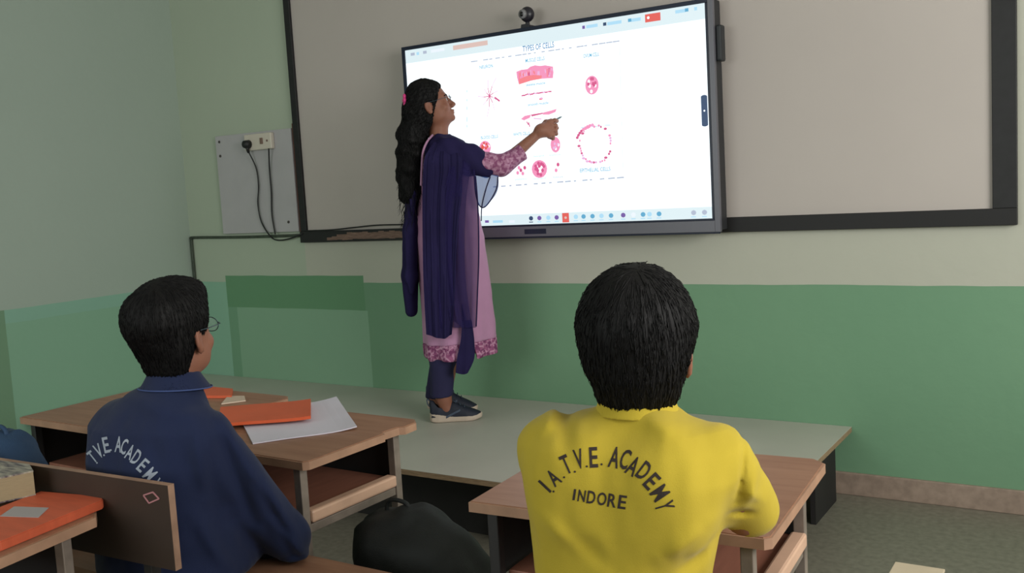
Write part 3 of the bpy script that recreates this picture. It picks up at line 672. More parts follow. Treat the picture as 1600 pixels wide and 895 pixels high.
def eyes(hd, par):
    for s in (-1, 1):
        bm = bmesh.new(); bmesh.ops.create_uvsphere(bm, u_segments=16, v_segments=10, radius=0.0118*hd.sc)
        bmesh.ops.transform(bm, matrix=Matrix.Translation(hd.w((s*0.030, 0.0755, 0.0))), verts=bm.verts); e = bm_obj('eye', bm, M_eyew, par, True)
        V, Fc = tube_geo([hd.w((s*0.030, 0.0845, 0)), hd.w((s*0.030, 0.0882, 0))], [0.0062*hd.sc, 0.0052*hd.sc], 12); mesh_obj('iris', V, Fc, M_iris, e, True)
        V, Fc = tube_geo(spline([hd.w((s*0.014, 0.089, 0.017)), hd.w((s*0.030, 0.089, 0.022)), hd.w((s*0.046, 0.078, 0.017))], 5), [0.001]+[0.0028*hd.sc]*9+[0.001], 6); mesh_obj('eyebrow', V, Fc, M_hair, par, True)
def folds(P, L):
    d = 0
    for a, b, amp, wd in L: d = d-amp*np.exp(-(cap(P, a, b, 0.0)/wd)**2)
    return d
def folds2(P, fr_, L, off, cut=0.02):
    """cloth folds running over the back of a seated figure; each row: start pixel, end pixel, height, width"""
    v = fr_.M@fr_.v; lat = np.array([v[1], -v[0], 0.0]); a2 = P@lat; z = P[..., 2]; d = 0
    back = 1/(1+np.exp((P@v-cut)/0.015))
    for a, b, amp, wd in L:
        A = fr_.K(*a, off); B = fr_.K(*b, off); A = np.array([A@lat, A[2]]); B = np.array([B@lat, B[2]]); ba = B-A
        h = np.clip(((a2-A[0])*ba[0]+(z-A[1])*ba[1])/(ba@ba), 0, 1); q2 = (a2-A[0]-h*ba[0])**2+(z-A[1]-h*ba[1])**2
        d = d-amp*np.exp(-q2/wd**2)*(0.25+0.75*np.sin(math.pi*np.clip(h, 0.06, 0.94)))
    return d*back
def grad(fn, p, e=0.002):
    g = np.stack([fn(p+np.array(v)*e)-fn(p-np.array(v)*e) for v in ((1, 0, 0), (0, 1, 0), (0, 0, 1))], -1); return g/(np.linalg.norm(g, axis=-1, keepdims=True)+1e-9)
def tufts(fn, start, flow, steps, ds, r0, lift=0.0006, wave=0.0, seed=0):
    """hair locks that run along the surface fn=0; flow(p)->direction. returns (verts, faces)"""
    rs = np.random.RandomState(seed); p = np.array(start); n = len(p); path = [p.copy()]
    ph = rs.rand(n)*6.28; jit = (rs.rand(n, 3)-0.5)*0.5
    for k in range(steps):
        g = grad(fn, p); f = flow(p)+jit; f = f-(f*g).sum(-1, keepdims=True)*g; f /= np.linalg.norm(f, axis=-1, keepdims=True)+1e-9
        sd = np.cross(f, g); p = p+f*ds+sd*(wave*np.cos(ph+k*1.3))[:, None]
        d = fn(p); g = grad(fn, p); out = lift+ (0.0025*rs.rand(n)*(k > steps-3)); p = p-g*(d-out)[:, None]; path.append(p.copy())
    V = []; Fc = []; path = np.array(path)
    for i in range(n):
        m = path.shape[0]; rr = [r0*(0.35+0.65*math.sin(math.pi*(j+0.6)/(m+0.2))) for j in range(m)]; rr[-1] = 0.0002
        tube_geo(list(path[:, i]), rr, 4, V, Fc)
    return V, Fc
def place_print(shirt, letters, m, name, fr_, parent, thick=0.0008):
    """letters: (char, px, py, rot_deg, height_px, width_px). printed on the cloth where the photo shows them"""
    dg = bpy.context.evaluated_depsgraph_get(); me = shirt.data
    bvh = BVHTree.FromPolygons([v.co.copy() for v in me.vertices], [tuple(p.vertices) for p in me.polygons])
    cam_l = Vector(fr_.M@(CAM-fr_.o)); V = []; Fc = []
    for ch, px, py, rot, hp, wp in letters:
        TV, TF = text_mesh(ch, 1.0, 0.018)
        bm = bmesh.new(); vs_ = [bm.verts.new(v) for v in TV]
        for f in TF:
            try: bm.faces.new([vs_[i] for i in f])
            except ValueError: pass
        bmesh.ops.triangulate(bm, faces=bm.faces[:])
        bmesh.ops.subdivide_edges(bm, edges=[e for e in bm.edges if e.calc_length() > 0.25], cuts=2)
        xs_ = [v.co.x for v in bm.verts]; ys_ = [v.co.y for v in bm.verts]; cx_, cy_ = (max(xs_)+min(xs_))/2, (max(ys_)+min(ys_))/2
        sx, sy = wp/max(1e-6, max(xs_)-min(xs_)), hp/max(1e-6, max(ys_)-min(ys_)); a = R(rot); ok = True; co = []
        bm.verts.ensure_lookup_table()
        for v in bm.verts:
            X, Y = (v.co.x-cx_)*sx, (v.co.y-cy_)*sy; qx = px+X*math.cos(a)+Y*math.sin(a); qy = py+X*math.sin(a)-Y*math.cos(a)
            d = Vector(fr_.M@ray(qx, qy)).normalized(); hit = bvh.ray_cast(cam_l, d)
            if hit[0] is None: ok = False; break
            nn = hit[1] if hit[1].dot(d) < 0 else -hit[1]
            co.append(hit[0]+nn*thick)
        if ok:
            b = len(V); V += [tuple(c) for c in co]
            for f in bm.faces: Fc.append(tuple(v.index+b for v in f.verts))
        bm.free()
    return mesh_obj(name, V, Fc, m, parent)

# ---------------------------------------------------------------- boy in yellow
FY = Frame((4.38, -2.74, 0), -6)
def KY(px, py, off=0.0): return FY.K(px, py, off)
yb = empty('person', FY.o, FY.h, label='person seated from behind in yellow polo shirt with curved black lettering, short black hair', cat='person')
HY = Head((-0.006, 0.030, 1.098), rotm(-14, 2, 0), 1.0)
TABY = [(0.47, -0.165, 0.120, -0.11, 0.10), (0.60, -0.172, 0.112, -0.115, 0.10), (0.75, -0.172, 0.106, -0.12, 0.10), (0.85, -0.172, 0.132, -0.122, 0.09), (0.92, -0.172, 0.146, -0.114, 0.075), (0.962, -0.164, 0.136, -0.100, 0.065), (0.990, -0.132, 0.112, -0.084, 0.055), (1.012, -0.078, 0.070, -0.066, 0.05), (1.03, -0.058, 0.053, -0.048, 0.045)]
YA = dict(ls=(-0.138, -0.015, 0.948), le=(-0.150, 0.13, 0.815), lw=(-0.03, 0.33, 0.775), rs=(0.122, 0.0, 0.940), re=(0.142, 0.080, 0.832), rw=(0.02, 0.33, 0.776))
def body_y(P):
    d = torso(P, [(z, a+0.02, b-0.02, c+0.02, e-0.02) for z, a, b, c, e in TABY])
    d = smin(d, cap(P, (0, -0.008, 0.97), (0.006, 0.015, 1.06), 0.05, 0.047), 0.03)
    d = smin(d, HY.sdf(P), 0.02)
    for s in ('l', 'r'):
        d = smin(d, cap(P, YA[s+'s'], YA[s+'e'], 0.036, 0.033), 0.02); d = smin(d, cap(P, YA[s+'e'], YA[s+'w'], 0.032, 0.021), 0.01)
    for s in (-1, 1):
        hx = -0.03+s*0.08
        d = smin(d, cap(P, (hx, 0.0, 0.54), (hx+s*0.02, 0.36, 0.498), 0.065, 0.046), 0.03); d = smin(d, cap(P, (hx+s*0.02, 0.36, 0.498), (hx+s*0.02, 0.30, 0.10), 0.044, 0.032), 0.02)
        d = smin(d, cap(P, (hx+s*0.02, 0.28, 0.065), (hx+s*0.03, 0.42, 0.045), 0.034, 0.028), 0.02)
    return d
bo = sdf_obj('body', body_y, (-0.24, -0.14, 0.0), (0.24, 0.5, 1.25), 0.0062, M_skin, yb)
# hands on the desk (five separate fingers)
def flat_hand(wr, fw, side, up=(0, 0, 1)):
    """relaxed hand: wr wrist, fw unit direction, side = +1 thumb towards +x"""
    wr = np.array(wr, float); f = np.array(fw, float); f /= np.linalg.norm(f); u = np.array(up, float); r = np.cross(f, u); r /= np.linalg.norm(r); u = np.cross(r, f)
    def p(a, b, c): return wr+r*a*side+f*b+u*c
    def fn(P):
        d = cap(P, p(-0.004, 0.0, 0), p(0, 0.03, 0), 0.021, 0.022)
        for a in (-0.026, -0.009, 0.009, 0.026): d = smin(d, cap(P, p(a*0.5, 0.012, 0), p(a, 0.078, 0.002), 0.014, 0.0105), 0.014)
        for a, L in ((0.027, 0.9), (0.0095, 1.0), (-0.009, 0.93), (-0.027, 0.74)):
            d = smin(d, chain(P, [p(a, 0.078, 0.002), p(a*1.1, 0.078+0.040*L, 0.004), p(a*1.12, 0.078+0.062*L, -0.008), p(a*1.12, 0.078+0.076*L, -0.022)], [0.0098, 0.0088, 0.008, 0.0068], 0.004), 0.004)
        d = smin(d, chain(P, [p(0.018, 0.018, -0.004), p(0.044, 0.050, -0.012), p(0.050, 0.080, -0.016), p(0.048, 0.100, -0.018)], [0.014, 0.0115, 0.0098, 0.0085], 0.006), 0.008)
        return d
    return fn, wr+f*0.08
def add_to(o, fn, c, half, h):
    v, f = nets(fn, np.array(c)-half, np.array(c)+half, h); me = o.data
    V = [tuple(x.co) for x in me.vertices]; Fc = [tuple(p.vertices) for p in me.polygons]; b = len(V)
    V += [tuple(x) for x in v]; Fc += [tuple(int(i)+b for i in x) for x in f]
    m2 = bpy.data.meshes.new(me.name); m2.from_pydata(V, [], Fc); m2.polygons.foreach_set('use_smooth', [True]*len(Fc))
    for x in me.materials: m2.materials.append(x)
    o.data = m2; bpy.data.meshes.remove(me)
for s, sd in (('l', 1), ('r', -1)):
    e, w_ = np.array(YA[s+'e']), np.array(YA[s+'w']); fn, c = flat_hand(w_, (w_-e)*np.array([0.6, 1, 0.35]), sd); add_to(bo, fn, c, np.array([0.11, 0.11, 0.06]), 0.003)
FL_Y = []
for a, b_, amp, wd in (((868, 652), (838, 684), 0.007, 0.010), ((880, 660), (886, 712), -0.006, 0.014), ((930, 668), (1040, 690), -0.006, 0.022), ((1000, 655), (1060, 668), 0.004, 0.012), ((1165, 690), (1154, 790), -0.004, 0.005),
                      ((1100, 800), (1030, 850), 0.005, 0.014), ((840, 800), (900, 850), 0.004, 0.013), ((1110, 850), (1050, 890), -0.005, 0.014), ((1170, 770), (1200, 800), 0.003, 0.008), ((1150, 815), (1185, 822), -0.005, 0.006), ((1185, 740), (1170, 800), 0.004, 0.008), ((900, 830), (960, 880), -0.004, 0.014)):
    FL_Y.append((a, b_, amp*1.6, wd))
def shirt_y(P):
    d = torso(P, TABY, 2.5)
    d = smin(d, cap(P, YA['ls'], YA['le'], 0.050, 0.047), 0.045)
    d = smin(d, cap(P, YA['rs'], (0.146, 0.090, 0.838), 0.050, 0.046), 0.03)
    d = smin(d, ell(P, (-0.075, -0.075, 0.90), (0.065, 0.045, 0.085)), 0.04); d = smin(d, ell(P, (0.055, -0.072, 0.90), (0.062, 0.045, 0.085)), 0.04)
    # end of sleeves, hollow at the cuff
    d = d+folds2(P, FY, FL_Y, -0.08, 0.06)+0.0045*noise(P*np.array([1, 1, 0.55]), 14, 5)+0.0016*noise(P*np.array([1.6, 1, 0.5]), 34, 6)
    c = cap(P, YA['re'], YA['rw'], 0.038, 0.030); d = smax(d, -c+(-0.0), 0.006) if False else d
    return smax(d, -cap(P, (0, 0, 1.0), (0.01, 0.02, 1.1), 0.050), 0.006)
sh = sdf_obj('polo_shirt', shirt_y, (-0.26, -0.19, 0.50), (0.26, 0.20, 1.06), 0.0052, M_yellow, yb)
def collar_sdf(c0, z0, z1, r0, r1, tilt, ex=(1.0, 1.0), th=0.0028, gap=True, off=0.0):
    def fn(P):
        q = P-np.array(c0); z = q[..., 2]+tilt*q[..., 1]; rr = np.sqrt((q[..., 0]/ex[0])**2+((q[..., 1]+off*(z1-z))/ex[1])**2)
        t = np.clip((z-z0)/(z1-z0), 0, 1); Rz = r0+(r1-r0)*t**0.8
        d = np.abs(rr-Rz)-th; d = smax(d, np.maximum(z0-z, z-z1), 0.003)
        if gap: d = np.maximum(d, 0.012-np.abs(q[..., 0])-1.0*(q[..., 1] < 0))
        return d+0.0006*noise(P, 40, 3)
    return fn
sdf_obj('collar', collar_sdf((0.0, 0.002, 0.0), 0.996, 1.028, 0.069, 0.055, 0.18, (1.0, 0.95)), (-0.1, -0.1, 0.95), (0.1, 0.1, 1.08), 0.0028, M_yellow, yb)
def trousers_y(P):
    d = 9
    for s in (-1, 1):
        hx = -0.03+s*0.08
        e = cap(P, (hx, 0.0, 0.54), (hx+s*0.02, 0.36, 0.496), 0.080, 0.054); e = smin(e, cap(P, (hx+s*0.02, 0.36, 0.496), (hx+s*0.02, 0.30, 0.12), 0.054, 0.05), 0.03); d = e if s < 0 else smin(d, e, 0.03)
    d = smin(d, ell(P, (-0.03, -0.02, 0.545), (0.16, 0.11, 0.085)), 0.04)
    return np.maximum(d+0.004*noise(P, 16, 9), 0.452-P[..., 2] if False else -9)
tr_y = sdf_obj('trousers', trousers_y, (-0.26, -0.16, 0.08), (0.22, 0.48, 0.65), 0.009, M_trou, yb)
def hairY(P):
    q = HY.q(P)
    d = ell(q, (0, -0.014, 0.040), (0.093, 0.104, 0.098))
    d = smin(d, ell(q, (0, -0.042, -0.022), (0.070, 0.062, 0.070)), 0.03)
    d = smin(d, ell(q, (0, -0.046, -0.058), (0.056, 0.040, 0.036)), 0.022)
    d = smax(d, (q@np.array([0, 0.86, -0.51]))-0.040, 0.012)
    for s in (-1, 1): d = smax(d, -ell(q, (s*0.092, 0.008, -0.026), (0.020, 0.022, 0.036)), 0.006)
    an = np.arctan2(q[..., 0], q[..., 1]+0.02); crown = np.arccos(np.clip((q[..., 2]-0.02)/(np.linalg.norm(q-np.array([0, -0.02, 0.02]), axis=-1)+1e-6), -1, 1))
    st = np.stack([np.cos(an)*6, np.sin(an)*6, crown*1.2], -1)
    return d+0.0012*noise(st, 3.0, 2)+0.0010*noise(st, 8, 4)+0.002*noise(P, 22, 8)
def flow_from(hd, crown=(0.01, -0.05, 0.12)):
    c = hd.w(crown)
    def fl(p):
        v = p-c; v = v/(np.linalg.norm(v, axis=-1, keepdims=True)+1e-6); return v*0.8+np.array([0, 0, -0.9])
    return fl
def boy_hair(name, fn, hd, par, lo, hi, n, seed):
    v, f = nets(fn, lo, hi, 0.0042)
    rs = np.random.RandomState(seed); st = v[rs.choice(len(v), n, replace=True)]+rs.randn(n, 3)*0.001
    tv_, tf_ = tufts(fn, st, flow_from(hd), 7, 0.0058, 0.0009, 0.0001, 0.0006, seed)
    V = [tuple(x) for x in v]+[tuple(x) for x in tv_]; b = len(v); Fc = [tuple(x) for x in f]+[tuple(i+b for i in x) for x in tf_]
    return mesh_obj(name, V, Fc, M_hair, par, smooth=True)
boy_hair('hair', hairY, HY, yb, HY.c-np.array([0.13, 0.15, 0.14]), HY.c+np.array([0.13, 0.15, 0.16]), 2600, 3)
LY = [('I', 851.5, 759.5, -47, 26, 4), ('.', 865, 767.5, -45, 3.2, 3.2), ('A', 865, 746, -38, 27, 15), ('.', 881.5, 745.5, -35, 3.2, 3.2), ('T', 884.5, 725.5, -24, 30, 13), ('.', 898.3, 736.8, -20, 3.4, 3.4), ('V', 904.5, 717, -12, 31, 14), ('.', 917, 728.5, -8, 3.4, 3.4), ('E', 927.5, 714.5, -3, 32, 13), ('.', 940, 725.3, 0, 3.4, 3.4),
      ('A', 960.5, 714.5, 12, 33, 16), ('C', 977, 717.5, 20, 32, 14), ('A', 989.5, 728, 29, 31, 16), ('D', 1006.5, 735.5, 37, 30, 15), ('E', 1018.5, 752, 47, 29, 14), ('M', 1031, 770, 56, 29, 17), ('Y', 1038.5, 790, 74, 30, 13)]
for i, ch in enumerate('INDORE'):
    px_ = (897.5, 909, 924, 940.5, 956.5, 972.5)[i]; LY.append((ch, px_, 772.5+(px_-897.5)*0.155, 8.5, (17.5, 18.5, 20, 20.5, 21, 21.5)[i], (3.5, 11.5, 13, 14.5, 13.5, 12.5)[i]))
place_print(sh, LY, M_print, 'shirt_lettering', FY, sh)

# ---------------------------------------------------------------- boy in blue
FB = Frame((3.165, -2.62, 0), -4)
def KB(px, py, off=0.0): return FB.K(px, py, off)
bb = empty('person', FB.o, FB.h, label='person with spectacles seated in navy blue shirt with white back lettering, looking to the board', cat='person')
HB = Head((-0.018, -0.004, 1.064), rotm(-10, 6, 2), 0.97)
TABB = [(0.51, -0.23, 0.17, -0.20, 0.12), (0.65, -0.22, 0.130, -0.19, 0.08), (0.79, -0.218, 0.115, -0.180, 0.06), (0.865, -0.208, 0.110, -0.162, 0.05), (0.905, -0.165, 0.090, -0.132, 0.040), (0.935, -0.120, 0.064, -0.108, 0.035), (0.958, -0.080, 0.046, -0.085, 0.036), (0.975, -0.067, 0.040, -0.070, 0.036)]
BA = dict(ls=(-0.175, -0.05, 0.850), le=(-0.20, 0.04, 0.64), lw=(-0.10, 0.12, 0.655), rs=(0.098, -0.035, 0.835), re=(0.172, 0.115, 0.565), rw=(0.02, 0.135, 0.640))
def body_b(P):
    d = torso(P, [(z, a+0.02, b-0.02, c+0.02, e-0.02) for z, a, b, c, e in TABB])
    d = smin(d, cap(P, (-0.014, -0.026, 0.92), (-0.014, -0.010, 1.03), 0.048, 0.045), 0.03)
    d = smin(d, HB.sdf(P), 0.02)
    for s in ('l', 'r'):
        d = smin(d, cap(P, BA[s+'s'], BA[s+'e'], 0.036, 0.032), 0.02); d = smin(d, cap(P, BA[s+'e'], BA[s+'w'], 0.031, 0.021), 0.01)
    for s in (-1, 1):
        hx = -0.03+s*0.08
        d = smin(d, cap(P, (hx, -0.07, 0.585), (hx+s*0.03, 0.155, 0.575), 0.062, 0.05), 0.03); d = smin(d, cap(P, (hx+s*0.03, 0.155, 0.575), (hx+s*0.03, 0.24, 0.10), 0.046, 0.032), 0.02)
        d = smin(d, cap(P, (hx+s*0.03, 0.24, 0.06), (hx+s*0.04, 0.37, 0.04), 0.034, 0.028), 0.02)
    return d
bo = sdf_obj('body', body_b, (-0.27, -0.19, 0.0), (0.25, 0.5, 1.22), 0.0062, M_skin, bb)
for s, sd in (('l', 1), ('r', -1)):
    e, w_ = np.array(BA[s+'e']), np.array(BA[s+'w']); fn, c = flat_hand(w_, (w_-e)*np.array([0.6, 1, 0.4]), sd); add_to(bo, fn, c, np.array([0.11, 0.11, 0.06]), 0.003)
eyes(HB, bb)
FL_B = []
for a, b_, amp, wd in (((345, 640), (430, 800), 0.007, 0.012), ((330, 650), (395, 800), -0.009, 0.014), ((380, 680), (470, 850), 0.006, 0.011), ((395, 740), (455, 850), -0.006, 0.010), ((300, 640), (320, 760), 0.006, 0.014), ((200, 620), (290, 640), 0.005, 0.014), ((230, 650), (250, 720), -0.004, 0.018), ((420, 800), (480, 866), 0.007, 0.009), ((440, 872), (490, 858), 0.008, 0.010), ((360, 800), (430, 880), -0.008, 0.016), ((300, 780), (360, 870), 0.007, 0.016)):
    FL_B.append((a, b_, amp*1.6, wd*1.1))
def shirt_b(P):
    d = torso(P, TABB, 2.4)
    d = smin(d, cap(P, BA['ls'], BA['le'], 0.056, 0.050), 0.045)
    d = smin(d, cap(P, BA['rs'], BA['re'], 0.052, 0.050), 0.05); d = smin(d, cap(P, BA['re'], (0.10, 0.13, 0.60), 0.050, 0.046), 0.02)
    d = smin(d, cap(P, (0.08, 0.0, 0.62), (0.125, 0.10, 0.575), 0.060, 0.055), 0.04)
    d = smin(d, cap(P, BA['le'], (-0.14, 0.09, 0.645), 0.050, 0.044), 0.02)
    d = d+folds2(P, FB, FL_B, -0.04, 0.06)+0.005*noise(P*np.array([1, 1, 0.6]), 12, 15)+0.002*noise(P*np.array([1.6, 1.2, 0.5]), 30, 16)
    return smax(d, -cap(P, (-0.014, -0.012, 0.95), (-0.014, 0.0, 1.05), 0.047), 0.006)
sb_ = sdf_obj('polo_shirt', shirt_b, (-0.30, -0.25, 0.508), (0.27, 0.25, 1.0), 0.0056, M_navy, bb)
cl = sdf_obj('collar', collar_sdf((-0.014, -0.016, 0.0), 0.944, 0.984, 0.080, 0.053, 0.10, (1.0, 0.98)), (-0.11, -0.11, 0.88), (0.11, 0.11, 1.02), 0.0028, M_navy, bb)
V, Fc = tube_geo([(0.0825*math.cos(a)-0.014, 0.0825*0.98*math.sin(a)-0.016, 0.9455-0.10*0.0825*math.sin(a)) for a in [R(115)+R(310)*i/40 for i in range(41)]], 0.0018, 5)
mesh_obj('piping', V, Fc, M_navyl, cl, True, label='lighter blue line along the collar edge')
def trousers_b(P):
    d = 9
    for s in (-1, 1):
        hx = -0.03+s*0.08
        e = cap(P, (hx, -0.07, 0.585), (hx+s*0.03, 0.155, 0.572), 0.080, 0.064); e = smin(e, cap(P, (hx+s*0.03, 0.155, 0.57), (hx+s*0.03, 0.24, 0.12), 0.060, 0.054), 0.03); d = e if s < 0 else smin(d, e, 0.03)
    d = smin(d, ell(P, (-0.03, -0.06, 0.580), (0.15, 0.10, 0.075)), 0.04)
    return d+0.004*noise(P, 16, 19)
sdf_obj('trousers', trousers_b, (-0.26, -0.2, 0.08), (0.22, 0.48, 0.64), 0.009, M_trou, bb)
def hairB(P):
    q = HB.q(P)
    d = ell(q, (0, -0.010, 0.046), (0.086, 0.106, 0.096))
    d = smin(d, ell(q, (-0.006, -0.052, 0.052), (0.078, 0.070, 0.068)), 0.02)
    d = smin(d, ell(q, (0, 0.050, 0.092), (0.064, 0.048, 0.040)), 0.03)
    d = smin(d, ell(q, (0, -0.040, -0.010), (0.074, 0.056, 0.070)), 0.02)
    d = smin(d, ell(q, (0, -0.046, -0.066), (0.052, 0.034, 0.040)), 0.022)
    d = smax(d, (q@np.array([0, 0.88, -0.47]))-0.047, 0.012)
    for s in (-1, 1): d = smax(d, -ell(q, (s*0.092, 0.006, -0.024), (0.024, 0.026, 0.040)), 0.006)
    an = np.arctan2(q[..., 0], q[..., 1]+0.02); crown = np.arccos(np.clip((q[..., 2]-0.02)/(np.linalg.norm(q-np.array([0, -0.02, 0.02]), axis=-1)+1e-6), -1, 1))
    st = np.stack([np.cos(an)*6, np.sin(an)*6, crown*1.2], -1)
    return d+0.0015*noise(st, 3.0, 12)+0.0010*noise(st, 8, 14)+0.003*noise(P, 20, 18)
boy_hair('hair', hairB, HB, bb, HB.c-np.array([0.13, 0.17, 0.14]), HB.c+np.array([0.13, 0.15, 0.17]), 2600, 5)
def spectacles(hd, par, rx=0.024, rz=0.018):
    t = None
    V = []; Fc = []
    for s in (-1, 1):
        pts = [hd.w((s*0.033+rx*math.cos(a), 0.104-0.004*abs(math.cos(a)), 0.001+rz*math.sin(a))) for a in [2*math.pi*i/22 for i in range(23)]]
        tube_geo(pts, 0.0011, 5, V, Fc)
        tube_geo([hd.w((s*0.057, 0.101, 0.006)), hd.w((s*0.074, 0.085, 0.006)), hd.w((s*0.079, 0.03, 0.008)), hd.w((s*0.080, -0.006, 0.012)), hd.w((s*0.080, -0.026, -0.004))], 0.0013, 5, V, Fc)
    tube_geo(spline([hd.w((-0.010, 0.104, 0.004)), hd.w((0, 0.107, 0.008)), hd.w((0.010, 0.104, 0.004))], 4), 0.0011, 5, V, Fc)
    fr_ = mesh_obj('spectacles', V, Fc, M_glass_rim, par, True)
    for s in (-1, 1):
        pts = [hd.w((s*0.033+(rx-0.001)*math.cos(a), 0.1035-0.003*abs(math.cos(a)), 0.001+(rz-0.001)*math.sin(a))) for a in [2*math.pi*i/22 for i in range(22)]]
        mesh_obj('spectacle_lens', pts, [tuple(range(22))], M_lensg, fr_)
spectacles(HB, bb)
LB = [('T', 144.5, 713.5, -38, 20, 9), ('.', 152, 723, -30, 2.8, 2.8), ('V', 154.5, 704.5, -27, 23, 11), ('.', 163, 711, -20, 2.8, 2.8), ('E', 166, 695, -12, 25, 9), ('.', 173.5, 703, -10, 2.8, 2.8), ('A', 185.5, 694, 6, 25, 10), ('C', 194.5, 697.5, 16, 25, 9), ('A', 203.5, 706, 24, 24, 10.5), ('D', 213.5, 714, 32, 24, 10.5), ('E', 223.5, 727, 42, 23, 10), ('M', 234.5, 741, 48, 23, 12), ('Y', 243.5, 756, 55, 22, 10), ('A', 132, 727, -44, 20, 9), ('I', 122, 741, -50, 20, 3)]
place_print(sb_, LB, M_printw, 'shirt_lettering', FB, sb_)
# bags
bag('school_bag', (3.68, -2.165, 0), 0, (0.19, 0.13, 0.272), M_bagk, 'large black school bag standing slumped on the floor between two desks', 31, lean=-0.52)
bag('school_bag', (2.49, -2.69, 0.455), 10, (0.155, 0.085, 0.168), M_bagb, 'dark blue school bag at the left edge behind the backrest board', 41, lean=0.0)
make_bench((2.66, -2.55, 0), 0, 0.62, 0.25, 0.45, 'brown bench seat at the far left edge under the blue bag')

# ---------------------------------------------------------------- woman at the display
FW = Frame((2.317, -0.433, 0.291), 53.1)
def SW(px, py, x=0.0): return FW.S(px, py, x)
M_kurta = mat('kurta_lilac', (176, 128, 162), rough=0.8, var=0.06, vscale=7, bump=0.1, bscale=300, sheen=0.15)
def band_material(name, c1, c2, c3):
    m = mat(name, c1, rough=0.8); nt, b = nodeset(m); N = nt.nodes; L = nt.links
    tc = N.new('ShaderNodeTexCoord'); v = N.new('ShaderNodeTexVoronoi'); v.feature = 'DISTANCE_TO_EDGE'; v.inputs['Scale'].default_value = 34; L.new(tc.outputs['Object'], v.inputs['Vector'])
    v2 = N.new('ShaderNodeTexNoise'); v2.inputs['Scale'].default_value = 60; L.new(tc.outputs['Object'], v2.inputs['Vector'])
    r = N.new('ShaderNodeValToRGB'); r.color_ramp.elements[0].position = 0.04; r.color_ramp.elements[1].position = 0.16; r.color_ramp.elements[0].color = (*srgb(c3), 1); r.color_ramp.elements[1].color = (*srgb(c1), 1); L.new(v.outputs['Distance'], r.inputs[0])
    r2 = N.new('ShaderNodeValToRGB'); r2.color_ramp.elements[0].position = 0.45; r2.color_ramp.elements[1].position = 0.6; L.new(v2.outputs[0], r2.inputs[0])
    mx = N.new('ShaderNodeMix'); mx.data_type = 'RGBA'; L.new(r2.outputs[0], mx.inputs[0]); L.new(r.outputs[0], mx.inputs[6]); mx.inputs[7].default_value = (*srgb(c2), 1); L.new(mx.outputs[2], b.inputs['Base Color'])
    return m
M_band = band_material('kurta_border', (150, 84, 122), (112, 48, 92), (190, 140, 168))
M_sleeve = band_material('kurta_sleeve', (158, 108, 136), (128, 66, 104), (180, 134, 160))
M_dup = mat('dupatta_navy', (34, 29, 66), rough=0.85, var=0.12, vscale=8, bump=0.1, bscale=300, spec=0.15)
M_dups = mat('dupatta_sheer', (42, 35, 84), rough=0.85, alpha=0.62, spec=0.15)
M_duploop = mat('dupatta_sheer_loop', (52, 84, 150), rough=0.8, alpha=0.80)
M_salwar = mat('salwar_navy', (30, 28, 66), rough=0.85, var=0.08, vscale=8)
M_shoe = mat('sneaker_navy', (24, 30, 46), rough=0.7, var=0.15, vscale=25); M_sole = mat('sneaker_sole', (188, 172, 156), rough=0.6); M_shoeg = mat('sneaker_grey', (62, 74, 92), rough=0.6)
M_pinkc = mat('hair_clip_pink', (214, 60, 130), rough=0.4)
ww = empty('person', FW.o, FW.h, label='person standing on the platform pointing at the display, long black hair, lilac tunic, navy scarf', cat='person')
HW = Head((0.0, -0.022, 1.468), rotm(4, 17, 0), 0.96)
shR = SW(700, 238, 0.125); elR = SW(783, 259, 0.125); wrR = SW(838, 211, 0.10)
def body_w(P):
    d = torso(P, [(0.70, -0.13, 0.13, -0.09, 0.09), (0.95, -0.105, 0.105, -0.07, 0.08), (1.18, -0.12, 0.12, -0.07, 0.07), (1.25, -0.10, 0.10, -0.05, 0.05), (1.28, -0.05, 0.05, -0.04, 0.04)], 2.2)
    d = smin(d, cap(P, (0, 0.0, 1.26), (0, 0.012, 1.41), 0.046, 0.043), 0.03)
    d = smin(d, HW.sdf(P), 0.015)
    d = smin(d, chain(P, [shR, elR, wrR], [0.040, 0.033, 0.022], 0.01), 0.03)
    d = smin(d, chain(P, [(-0.13, 0.0, 1.22), (-0.17, -0.02, 0.97), (-0.15, 0.10, 0.76)], [0.04, 0.034, 0.024], 0.01), 0.03)
    for s, dy in ((1, 0.0), (-1, -0.035)):
        a = SW(693, 622, 0.06) if s > 0 else np.array([-0.09, -0.09, 0.10])
        d = smin(d, chain(P, [(s*0.065, 0.0, 0.76), (s*0.06, 0.015, 0.42), a, a+np.array([0, 0.012, -0.05])], [0.075, 0.050, 0.033, 0.033], 0.02), 0.03)
    return d
bw = sdf_obj('body', body_w, (-0.24, -0.17, 0.03), (0.20, 0.54, 1.66), 0.0062, M_skin, ww)
def lefthand():
    fn, c = flat_hand((-0.15, 0.10, 0.76), (0.1, 0.35, -0.9), -1, (1, 0, 0)); add_to(bw, fn, c, np.array([0.10, 0.11, 0.12]), 0.003)
lefthand()
